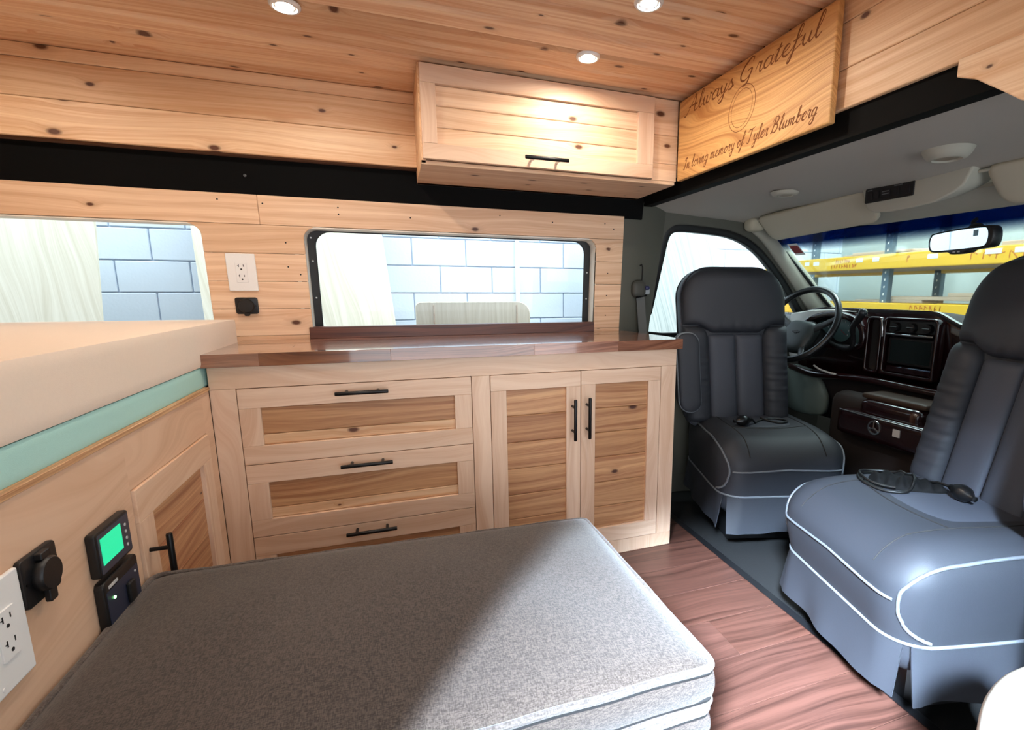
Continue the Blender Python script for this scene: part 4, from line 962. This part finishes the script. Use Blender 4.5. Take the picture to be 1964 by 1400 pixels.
for k, (a, b) in enumerate(((0.012, 0.030), (0.036, 0.054), (0.066, 0.096), (0.108, 0.128), (0.138, 0.166))):
    O('switch', prism(rrect(a, b, 0.012, 0.040, 0.003), 'z', 0.003, 0.007).xf(cpm), 'dash_dark', sp_, bevel=0.001)
for a, b, c_ in ((0.012, 0.030, 0.006), (0.068, 0.094, 0.018), (0.068, 0.094, 0.026), (0.112, 0.140, 0.006)):
    O('marking', box(a, b, c_, c_+0.003, 0.0066, 0.0076).xf(cpm), plain('marking_grey', (96, 98, 100), 0.8), sp_)
def visor(pts, label, th=0.018):
    """pts: four corners (top near, top far, bottom far, bottom near) of a padded flap"""
    A_, B_, C_, D_ = map(Vector, pts); n = (B_-A_).cross(D_-A_).normalized()
    ol = rrect(0, 1, 0, 1, 0.0, 1)
    L1 = (B_-A_).length; L2 = (D_-A_).length
    out = rrect(0, L1, 0, L2, (0.03, 0.03, 0.045, 0.045), 6)
    u = (B_-A_).normalized(); v = ((D_-A_)-u*(D_-A_).dot(u)).normalized(); w = u.cross(v)
    if w.x > 0: w = -w
    e = E('sun_visor', A_, label, 'sun visor', 'folded-up sun visors')
    O('flap', pad(out, A_, u, v, w, th*0.6, th*0.9, p=4.0), 'visor', e, smooth=60)
    O('hinge_rod', tube([A_+v*0.012-u*0.02, B_+v*0.012+u*0.012], 0.005, 8), 'trim_light', e, smooth=60)
    return e
visor([(1.60, 1.985, 1.318), (1.60, 1.412, 1.338), (1.70, 1.412, 1.248), (1.70, 1.965, 1.222)], 'folded beige sun visor over the steering wheel')
visor([(1.60, 1.020, 1.335), (1.60, 0.42, 1.335), (1.705, 0.42, 1.232), (1.705, 1.010, 1.238)], 'folded beige sun visor on the passenger side')
O('visor_pivot', rbox(1.575, 1.665, 1.985, 2.06, 1.262, 1.325, 0.028, 8), 'visor', label='rounded beige pivot cover at the end of the driver visor', cat='visor pivot', smooth=60)
struct('trim_5', sheet(lambda s, t: (1.70+0.10*s, 0.40+1.62*t, 1.296-0.052*s), 4, 24, 0.012, (0, 0, 1)), 'trim_light', label='pale trim along the windshield top', smooth=50)

# ------------------------------------------------------------------ windshield
def ws(s, t):
    y = 0.34+1.74*t; c = (t-0.5)*2
    return (1.785+0.455*s-0.05*c*c, y, 1.262-0.385*s)
wsd = struct('window_3', sheet(ws, 10, 24, 0.004, (0.65, 0, 0.76)), 'shield', label='windshield with a blue tint band along its top', smooth=60)
O('seal', tube([ws(s, 0.985) for s in [k/10 for k in range(11)]], 0.009, 8), 'black_plastic', wsd, smooth=60)
O('sticker', sheet(lambda s, t: Vector(ws(0.125+0.13*s, 0.952-0.032*t))-Vector((0.004, 0, 0.006)), 4, 4, 0.0006, (0.65, 0, 0.76)), 'white_paper', wsd)
O('sticker', sheet(lambda s, t: Vector(ws(0.145+0.085*s, 0.949-0.027*t))-Vector((0.0055, 0, 0.008)), 4, 4, 0.0006, (0.65, 0, 0.76)), 'red_label', wsd)
# ------------------------------------------------------------------ rear-view mirror
mr = E('rear_view_mirror', (1.73, 1.15, 1.11), 'black-framed rear-view mirror hanging from the windshield', 'mirror')
mw = (Vector((-0.958, 0.285, -0.03))).normalized(); mu = Vector((0, 0, 1)).cross(mw).normalized(); mv = mw.cross(mu)
mo = Vector((1.735, 1.158, 1.150))
mol = [(-0.108, 0.0), (-0.102, 0.024), (-0.085, 0.032), (0.0, 0.036), (0.085, 0.034), (0.103, 0.026), (0.108, 0.0), (0.102, -0.026), (0.085, -0.033), (0.035, -0.036), (0.02, -0.044), (-0.02, -0.044), (-0.035, -0.036), (-0.085, -0.033), (-0.102, -0.024)]
mol = [(a*1.2, b) for a, b in smooth_poly(mol, 4)]
if mu.y > 0: mu = -mu
if mv.z < 0: mv = -mv
O('housing', pad(mol, mo-mw*0.004, mu, mv, mw, 0.006, 0.035, p=6), 'black_plastic', mr, smooth=60)
mg = smooth_poly([(a*0.90, max(-0.029, b*0.84)) for a, b in mol[::4]], 4)
mm = Matrix((mu, mv, mw)).transposed().to_4x4(); mm.translation = mo
O('mirror_glass', prism(mg, 'z', 0.0018, 0.0032).xf(mm), 'mirror', mr)
O('display', box(0.062, 0.080, 0.006, 0.024, 0.0030, 0.0036).xf(mm), plain('mirror_display', (120, 160, 176), 0.3), mr)
O('button', box(-0.014, -0.004, -0.040, -0.035, 0.0015, 0.003).xf(mm), 'text_grey', mr); O('button', box(0.004, 0.014, -0.040, -0.035, 0.0015, 0.003).xf(mm), 'text_grey', mr)
O('stem', tube(crom([mo-mw*0.03, mo-mw*0.055+Vector((0, 0, 0.03)), mo+Vector((0.062, 0.0, 0.058)), mo+Vector((0.075, 0.0, 0.07))], 5), 0.007, 8), 'black_plastic', mr, smooth=60)
O('knuckle', lathe([(0.004, -0.02), (0.018, -0.014), (0.02, 0.0), (0.016, 0.014), (0.004, 0.02)], mo-mw*0.028+mu*0.035+Vector((0, 0, 0.030)), mu, 16), 'black_plastic', mr, smooth=60)

# ------------------------------------------------------------------ dashboard
da = E('dashboard', (2.05, 1.20, 0.35), 'dark burgundy dashboard with gauges, climate knobs and a radio screen', 'dashboard')
prof = [(1.985, 0.865), (2.02, 0.898), (2.10, 0.910), (2.30, 0.895), (2.32, 0.50), (2.02, 0.50), (1.985, 0.60), (1.965, 0.70), (1.965, 0.80)]
def bow(g, k=0.09):
    for p in g.v:
        c = (p.y-1.22)/0.85; p.x += k*0.0-0.0; p.z -= 0.035*c*c if p.z > 0.75 else 0
    return g
gt = G()
for i in range(22):
    pass
def DZ(yy):
    """height of the dash hood along the dash"""
    k1 = max(0, min(1, (1.37-yy)/0.14)); k2 = max(0, min(1, (yy-1.88)/0.22))
    return 0.910-0.050*k1*k1*(3-2*k1)-0.034*k2*k2*(3-2*k2)
O('top_pad', sheet(lambda s, t: (1.955+0.225*s, 0.36+1.695*t, DZ(0.36+1.695*t)-0.004+0.006*math.sin(math.pi*s)-0.020*s), 10, 60, -0.03, (0, 0, 1)), 'dash_dark', da, smooth=60)
O('fascia', sheet(lambda s, t: (1.950+0.008*(1-math.sin(math.pi/2*min(1, s*6)))+0.05*s*s, 0.36+1.695*t, DZ(0.36+1.695*t)-0.34*s), 20, 60, 0.02, (1, 0, 0)), 'burgundy', da, smooth=60)
O('lower_fascia', sheet(lambda s, t: (1.90+0.10*s, 0.36+1.685*t, 0.605-0.24*s), 6, 30, 0.03, (1, 0, 0)), 'dash_dark', da, smooth=60)
O('knee_ledge', tube(crom([(1.90, 2.02, 0.605), (1.885, 1.86, 0.590), (1.885, 1.72, 0.603), (1.885, 1.55, 0.612), (1.89, 1.30, 0.608), (1.90, 0.9, 0.605)], 6), 0.016, 10), 'burgundy', da, smooth=60)
O('bright_strip', tube(crom([(1.872, 1.842, 0.636), (1.868, 1.80, 0.622), (1.868, 1.735, 0.614), (1.87, 1.71, 0.614)], 5), 0.0045, 8), 'dash_grey', da, smooth=60)
# light grey driver-side corner with a vent
O('corner_panel', prism([(1.70, 0.896), (1.83, 0.902), (1.95, 0.894), (2.09, 0.872), (2.10, 0.76), (2.08, 0.65), (1.97, 0.65), (1.98, 0.74), (1.985, 0.80), (1.95, 0.845), (1.88, 0.872), (1.80, 0.888)], 'x', 1.938, 1.956), 'dash_grey', da, bevel=0.004, seg=2)
vt = O('air_vent', ringprism(rrect(1.992, 2.072, 0.725, 0.832, 0.012), rrect(2.002, 2.062, 0.735, 0.822, 0.006), 'x', 1.925, 1.950), 'black_plastic', da, bevel=0.003, seg=2)
O('vent_core', box(1.946, 1.952, 2.0, 2.064, 0.733, 0.824), 'slot', vt)
for k in range(5): O('vane', box(1.930, 1.944, 2.008+0.0115*k, 2.011+0.0115*k, 0.736, 0.821), 'black_plastic', vt)
for zz_ in (0.76, 0.795): O('vane', box(1.936, 1.940, 2.003, 2.061, zz_, zz_+0.003), 'black_plastic', vt)
# gauge cluster
clm = smooth_poly([(1.64, 0.745), (1.622, 0.80), (1.648, 0.848), (1.73, 0.876), (1.82, 0.878), (1.91, 0.855), (1.965, 0.815), (1.98, 0.775), (1.95, 0.742), (1.80, 0.735)], 4)
cl = O('cluster_hood', ringprism(grow(clm, 0.014), grow(clm, -0.012), 'x', 1.895, 1.962), 'burgundy', da, bevel=0.006, seg=2, smooth=50)
O('cluster_face', prism(grow(clm, -0.004), 'x', 1.950, 1.956), 'black_plastic', cl)
for (yy, zz_, r_) in ((1.672, 0.798, 0.046), (1.775, 0.808, 0.056), (1.88, 0.80, 0.046)):
    O('gauge', lathe([(r_, 0), (r_, 0.003), (r_*0.9, 0.004), (0.001, 0.004)], (1.952, yy, zz_), (-1, 0, 0), 28), 'gauge', cl, smooth=30)
    for k in range(9):
        a = math.radians(210-30*k); O('tick', box(1.9472, 1.9482, yy+r_*0.78*math.cos(a)-0.0015, yy+r_*0.78*math.cos(a)+0.0015, zz_+r_*0.78*math.sin(a)-0.004, zz_+r_*0.78*math.sin(a)+0.004), 'text_grey', cl)
    O('needle', tube([(1.9465, yy, zz_), (1.9465, yy-r_*0.5, zz_-r_*0.35)], 0.0012, 6), 'red_label', cl)
O('warning_display', box(1.9495, 1.9515, 1.655, 1.70, 0.742, 0.757), plain('lcd_pale', (140, 176, 196), 0.3), cl)
# centre stack: glossy frame, climate panel with three knobs, radio screen
O('centre_frame', ringprism(rrect(1.305, 1.535, 0.640, 0.882, (0.01, 0.01, 0.025, 0.02)), rrect(1.318, 1.520, 0.655, 0.872, 0.012), 'x', 1.912, 1.958), 'burgundy', da, bevel=0.005, seg=2, smooth=50)
cp = O('climate_panel', box(1.930, 1.952, 1.320, 1.518, 0.822, 0.868), plain('climate_face', (40, 46, 48), 0.35), da)
for yy in (1.350, 1.415, 1.485): 
    O('knob', lathe([(0.019, 0), (0.019, 0.010), (0.016, 0.018), (0.001, 0.019)], (1.932, yy, 0.842), (-1, 0, 0), 20), 'black_plastic', cp, smooth=40)
    O('knob_grip', box(1.906, 1.916, yy-0.015, yy+0.015, 0.839, 0.845), 'black_plastic', cp, bevel=0.002)
O('shelf_lip', tube([(1.918, 1.322, 0.813), (1.916, 1.42, 0.811), (1.918, 1.518, 0.812)], 0.0055, 8), 'chrome', da, smooth=50)
O('radio', box(1.928, 1.95, 1.325, 1.512, 0.690, 0.800), 'black_plastic', da, bevel=0.003)
O('radio_screen', box(1.9262, 1.929, 1.333, 1.500, 0.700, 0.790), plain('dark_lcd', (24, 34, 34), 0.15), da)
O('ash_tray', box(1.925, 1.955, 1.322, 1.515, 0.655, 0.682), 'burgundy', da, bevel=0.004)
O('side_pocket', prism(rrect(1.548, 1.600, 0.650, 0.870, 0.014), 'x', 1.935, 1.955), 'slot', da)
O('pocket_frame', ringprism(rrect(1.538, 1.612, 0.640, 0.880, 0.02), rrect(1.550, 1.600, 0.652, 0.868, 0.014), 'x', 1.910, 1.957), 'burgundy', da, bevel=0.005, seg=2, smooth=50)
O('chrome_edge', tube(crom([(1.908, 1.540, 0.870), (1.906, 1.532, 0.84), (1.908, 1.530, 0.80)], 4), 0.004, 8), 'chrome', da, smooth=50)

# engine cover between the seats with a console
ec = E('engine_cover', (1.83, 1.36, -0.03), 'burgundy engine cover with cup holder between the front seats', 'engine cover')
O('cover_body', rbox(1.78, 1.895, 1.10, 1.66, -0.03, 0.56, 0.05, 12), plain('dark_brown_cloth', (28, 17, 14), 0.8), ec, smooth=60)
O('console_bin', rbox(1.745, 1.88, 1.215, 1.475, 0.47, 0.560, 0.028, 10), 'burgundy', ec, smooth=60)
O('bin_lid', rbox(1.77, 1.895, 1.215, 1.485, 0.556, 0.582, 0.012, 8), plain('brown_lid', (52, 36, 24), 0.6), ec, smooth=60)
O('tray', rbox(1.722, 1.84, 1.10, 1.555, 0.40, 0.508, 0.022, 10), 'burgundy', ec, smooth=60)
O('tray_strip', tube([(1.721, 1.535, 0.503), (1.719, 1.38, 0.501), (1.721, 1.13, 0.501)], 0.003, 8), 'chrome', ec, smooth=50)
cr_ = O('cup_ring', lathe([(0.022, 0.0), (0.022, 0.004), (0.028, 0.004), (0.029, 0.0)], (1.723, 1.371, 0.464), (-1, 0, 0), 28), 'chrome', ec, smooth=40)
for a in (90, 210, 330): O('spoke', tube([(1.718, 1.371, 0.464), (1.718, 1.371+0.024*math.cos(math.radians(a)), 0.464+0.024*math.sin(math.radians(a)))], 0.0035, 6), 'chrome', ec)
O('label_plate', box(1.718, 1.723, 1.264, 1.292, 0.452, 0.480), 'text_grey', ec)

# ------------------------------------------------------------------ steering wheel, column, shift lever
sw = E('steering_wheel', (1.79, 1.868, 0.66), 'black steering wheel with a padded hub on its column', 'steering wheel')
wc = Vector((1.79, 1.868, 0.833)); wn = Vector((-0.86, -0.10, 0.50)).normalized()
wu_ = Vector((0, 1, 0)); wu_ = (wu_-wn*wu_.dot(wn)).normalized(); wv = wn.cross(wu_)
if wv.z < 0: wv = -wv
def wp(a, b, h=0.0): return wc+wu_*a+wv*b+wn*h
O('rim', tube([wp(0.186*math.cos(t), 0.186*math.sin(t)) for t in [2*math.pi*k/64 for k in range(64)]], 0.0148, 12, closed=True), plain('rim_leather', (20, 21, 22), 0.32), sw, smooth=60)
hub = smooth_poly([(-0.078, 0.000), (-0.05, 0.025), (0.05, 0.025), (0.078, 0.000), (0.080, -0.07), (0.05, -0.125), (-0.05, -0.125), (-0.080, -0.07)], 4)
O('hub', pad(hub, wp(0, 0, -0.03), wu_, wv, wn, 0.030, 0.03, p=3), plain('hub_pad', (38, 44, 44), 0.5), sw, smooth=60)
for a0, b0, a1, b1 in ((-0.070, -0.005, -0.174, 0.060), (0.070, -0.005, 0.174, 0.060), (-0.05, -0.10, -0.09, -0.160), (0.05, -0.10, 0.09, -0.160)):
    O('spoke', tube(crom([wp(a0, b0, -0.022), wp((a0+a1)/2, (b0+b1)/2, -0.018), wp(a1, b1, -0.002)], 5), [0.020]*3+[0.016]*4+[0.012]*4, 10, flat=(wn, 0.45)), plain('spoke_grey', (30, 32, 33), 0.45), sw, smooth=60)
bow_t = [(-0.020, 0.004), (-0.008, 0.004), (-0.008, 0.008), (0.008, 0.008), (0.008, 0.004), (0.020, 0.004), (0.018, -0.004), (0.007, -0.004), (0.007, -0.008), (-0.008, -0.008), (-0.008, -0.004), (-0.022, -0.004)]
wm = Matrix((wu_, wv, wn)).transposed().to_4x4(); wm.translation = wp(0.0, -0.040, 0.001)
O('emblem', prism(bow_t, 'z', -0.003, 0.0015).xf(wm), 'black_metal', sw, bevel=0.0005)
O('column', tube(crom([wp(0, -0.01, -0.05), wp(0, -0.02, -0.10), wp(0, -0.025, -0.17)], 5), [0.062]*5+[0.07]*6, 14), 'black_plastic', da, smooth=60)
O('turn_stalk', tube(crom([wp(0.03, 0.02, -0.08), wp(0.10, 0.02, -0.075), wp(0.16, 0.025, -0.06)], 5), [0.012]*4+[0.014]*7, 8), 'black_plastic', da, smooth=60)
O('shift_lever', tube(crom([(1.90, 1.80, 0.755), (1.868, 1.70, 0.738), (1.848, 1.625, 0.745), (1.838, 1.606, 0.785), (1.815, 1.596, 0.832), (1.805, 1.565, 0.868), (1.80, 1.543, 0.896)], 6), [0.010]*22+[0.012]*6+[0.015]*9, 10), 'black_plastic', da, smooth=60)
O('shift_knob', lathe([(0.003, -0.014), (0.014, -0.010), (0.0175, 0.0), (0.015, 0.011), (0.003, 0.016)], (1.80, 1.541, 0.899), (-0.1, -0.5, 0.6), 16), plain('knob_gloss', (46, 50, 54), 0.2), da, smooth=60)
O('foot_kick_panel', pad(smooth_poly([(2.05, 0.60), (1.92, 0.612), (1.85, 0.585), (1.80, 0.53), (1.775, 0.47), (1.80, 0.40), (1.95, 0.38), (2.05, 0.42)], 4), (1.905, 0, 0), (0, 1, 0), (0, 0, 1), (-1, 0, 0), 0.02, 0.02, p=3), plain('knee_grey', (92, 104, 98), 0.7), da, smooth=60)

# passenger-side cab: door with window, A pillar, firewall
struct('door_2', ringprism([(1.02, 0.02), (2.3, 0.02), (2.3, 0.86), (1.82, 1.36), (1.02, 1.36)], [(1.12, 0.80), (1.95, 0.80), (1.98, 0.84), (1.70, 1.26), (1.14, 1.26)], 'y', 0.30, 0.335), 'trim_grey', label='passenger door of the cab with its window opening')
struct('wall_firewall', box(2.30, 2.34, 0.28, 2.16, -0.03, 0.88), 'black', label='firewall under the windshield')
struct('cab_side', box(1.0, 2.32, 2.11, 2.15, -0.05, 0.74), 'trim_grey', label='lower driver-side cab wall')
struct('roof_cab', sheet(lambda s, t: (1.0+0.80*s, 0.30+1.84*t, 1.43-0.10*s*s), 6, 6, 0.02, (0, 0, 1)), 'off_white', label='outer roof skin over the cab')
# beige bolster of the open side door's inner trim
bg_ = E('door_trim_post', (0.86, 0.40, -0.03), 'rounded beige trim post at the side door opening beside the passenger seat', 'trim post')
O('post_body', rbox(0.797, 1.01, 0.345, 0.435, -0.03, 0.414, 0.085, 14), 'beige', bg_, smooth=60)

# ------------------------------------------------------------------ the workshop outside
struct('floor_workshop', box(-5, 6, -6, 6, -0.76, -0.70), 'concrete', label='concrete workshop floor around the van')
bw_ = struct('wall_block', box(-3.6, 5.2, 4.062, 4.2, -0.7, 2.6), 'mortar', label='painted concrete block wall beside the van')
src = None
for r_ in range(12):
    z0 = -0.051+0.203*r_+0.0
    for k in range(-9, 13):
        x0 = 0.140+0.3985*k-(0.199 if r_ % 2 else 0.0)
        c = Vector((x0+0.199, 4.06, z0))
        if c.x < -3.4 or c.x > 5: continue
        if src is None: src = O('block', box(x0+0.004, x0+0.3945, 4.045, 4.075, z0+0.004, z0+0.199), 'block', bw_, bevel=0.004)
        else: clone(src, (x0+0.19925, 4.06, z0+0.004), bw_)
# white conduit on the wall
cd = E('wall_conduit', (0.94, 4.03, -0.2), 'white conduit running up the block wall', 'conduit')
O('pipe', tube([(0.940, 4.025, -0.2), (0.940, 4.025, 2.4)], 0.018, 12), 'white_plastic', cd, smooth=50)
for z in (0.2, 1.9): O('clip', ringprism(rrect(0.905, 0.975, z, z+0.03, 0.005), rrect(0.922, 0.958, z+0.005, z+0.025, 0.004), 'y', 4.004, 4.046), 'white_plastic', cd)
def leaning(name, x0, x1, yb, yt, z0, z1, skew, mat, label, cat, th=0.018, group=None, rad=0.0):
    """sheet leaning against the wall; skew = x shift of the top"""
    pl = rrect(x0, x1, z0, z1, (0.0, 0.0, rad, rad), 6) if rad else [(x0, z0), (x1, z0), (x1, z1), (x0, z1)]
    g = prism(pl, 'y', 0, th)
    for p in g.v:
        t = (p.z-z0)/(z1-z0); p.y += yb+(yt-yb)*t; p.x += skew*t
    return O(name, g, mat, label=label, cat=cat, group=group)
leaning('plywood_sheet', -0.95, 0.135, 3.30, 3.85, -0.70, 1.72, -0.225, 'ply_out', 'tall plywood sheet leaning on the block wall behind the black-framed window', 'plywood')
leaning('plywood_sheet', -2.65, -1.43, 3.05, 3.60, -0.70, 1.72, -0.075, 'ply_out', 'tall mottled plywood sheet leaning on the block wall behind the bed window', 'plywood')
leaning('plywood_sheet', 1.45, 2.44, 3.05, 3.55, -0.70, 1.72, 0.0, 'ply_white', 'whitewashed plywood sheet leaning outside the driver door window', 'plywood')
hb = E('plywood_headboard', (0.44, 3.05, -0.70), 'low plywood headboard with rounded corners standing outside the window', 'headboard')
O('panel', prism(rrect(0.108, 0.775, -0.70, 0.918, (0.0, 0.0, 0.075, 0.03), 8), 'y', 3.0, 3.02), 'ply_out', hb, bevel=0.003)
for x in (0.205, 0.69): O('batten', box(x, x+0.006, 2.997, 3.0, -0.7, 0.90), 'board_out', hb)
O('foot', box(0.12, 0.18, 2.96, 3.12, -0.70, -0.66), 'board_out', hb); O('foot', box(0.70, 0.76, 2.96, 3.12, -0.70, -0.66), 'board_out', hb)

# wall and shelving in front of the van
struct('wall_workshop', box(4.35, 4.45, -1.0, 4.2, -0.7, 2.6), 'shop_wall', label='pale grey workshop wall in front of the van')
rk = E('storage_rack', (3.6, 2.4, -0.70), 'steel storage rack with yellow beams in front of the windshield', 'rack')
def post(x, y):
    p = O('upright', prism([(y-0.028, -0.70), (y+0.028, -0.70), (y+0.028, 2.3), (y-0.028, 2.3)], 'x', x, x+0.05), 'rack_post', rk, bevel=0.003)
    g = G()
    for k in range(56): g.join(prism(ellipse(y, -0.66+0.0525*k, 0.006, 0.009, 8), 'x', x-0.001, x+0.001))
    O('hole', g, 'white_paper', p, kind=None)
for y in (2.755, 0.9, 4.0):
    post(3.40, y); post(3.95, y)
def beam(x, z0, z1, y0, y1): return O('beam', prism([(y0, z0), (y1, z0), (y1, z1), (y0, z1)], 'x', x, x+0.045), 'yellow', rk, bevel=0.004, seg=2)
b1 = beam(3.345, 1.150, 1.252, 0.7, 3.98); b2 = beam(3.345, 0.800, 0.905, 0.7, 3.98)
b3 = beam(3.95, 1.125, 1.195, 0.7, 3.98); b4 = beam(3.95, 0.80, 0.90, 0.7, 3.98)
O('shelf_board', box(3.39, 3.95, 0.75, 3.95, 1.150, 1.168), 'board_out', rk); O('shelf_board', box(3.39, 3.95, 0.75, 3.95, 0.80, 0.818), 'board_out', rk)
for (y, z, w) in ((3.46, 1.215, 0.05), (3.36, 1.212, 0.06), (2.94, 1.218, 0.06), (2.80, 1.218, 0.055), (2.38, 1.215, 0.07), (2.02, 1.222, 0.09), (1.86, 1.222, 0.10)):
    O('price_tag', box(3.3435, 3.3455, y-w/2, y+w/2, z-0.014, z+0.016), 'white_paper', b1)
# faint orange marker scribbles on the beams
rs = random.Random(11)
def scribble(beam_, y0, y1, z, h, n):
    g = G(); step = (y0-y1)/n
    for k in range(n):
        if rs.random() < 0.12: continue
        y = y0-step*k; pts = [(3.3445, y-step*0.75*rs.random(), z+h*rs.random()) for _ in range(4)]
        pts = [(3.3445, y-step*0.1, z), (3.3445, y-step*0.15, z+h)]+pts[:2]
        g.join(tube(crom(pts, 3), 0.0035, 5, flat=((1, 0, 0), 0.3)))
    O('marker_writing', g, 'marker', beam_)
scribble(b1, 3.16, 3.02, 1.205, 0.026, 7); scribble(b1, 3.20, 2.93, 1.168, 0.026, 11); scribble(b1, 2.60, 2.52, 1.185, 0.04, 2); scribble(b1, 2.22, 1.80, 1.18, 0.04, 6); scribble(b2, 2.50, 2.26, 0.862, 0.03, 7)
# boards lying on the rack
def lumber(y0, y1, x0, x1, z, th, skew, label, tone='board_out'):
    g = prism([(x0, y0), (x1, y0+skew), (x1, y1+skew), (x0, y1)], 'z', z, z+th)
    return O('lumber_board', g, tone, label=label, cat='lumber', group='boards stored on the rack', bevel=0.002)
lumber(2.80, 3.20, 3.46, 3.64, 1.2525, 0.018, 0.0, 'short pale board on the upper rack shelf')
lumber(2.62, 3.12, 3.47, 3.74, 1.2715, 0.016, -0.15, 'short board lying askew on top of another on the upper rack shelf')
lumber(2.25, 2.70, 3.46, 3.66, 1.2525, 0.014, 0.06, 'thin board on the upper rack shelf beside the upright')
lumber(1.10, 2.05, 3.46, 3.70, 1.2525, 0.034, 0.0, 'thick board on the upper rack shelf behind the mirror')
lumber(2.50, 3.05, 3.46, 3.68, 0.9055, 0.020, 0.0, 'short board on the lower rack shelf under the end of a long one')
lumber(1.60, 2.80, 3.46, 3.74, 0.9265, 0.026, 0.0, 'long grey-brown board across the lower rack shelf')
lumber(1.30, 2.33, 3.46, 3.66, 0.9535, 0.024, 0.0, 'pale board lying on top of the lower rack boards')
for bz in (0, 0): pass
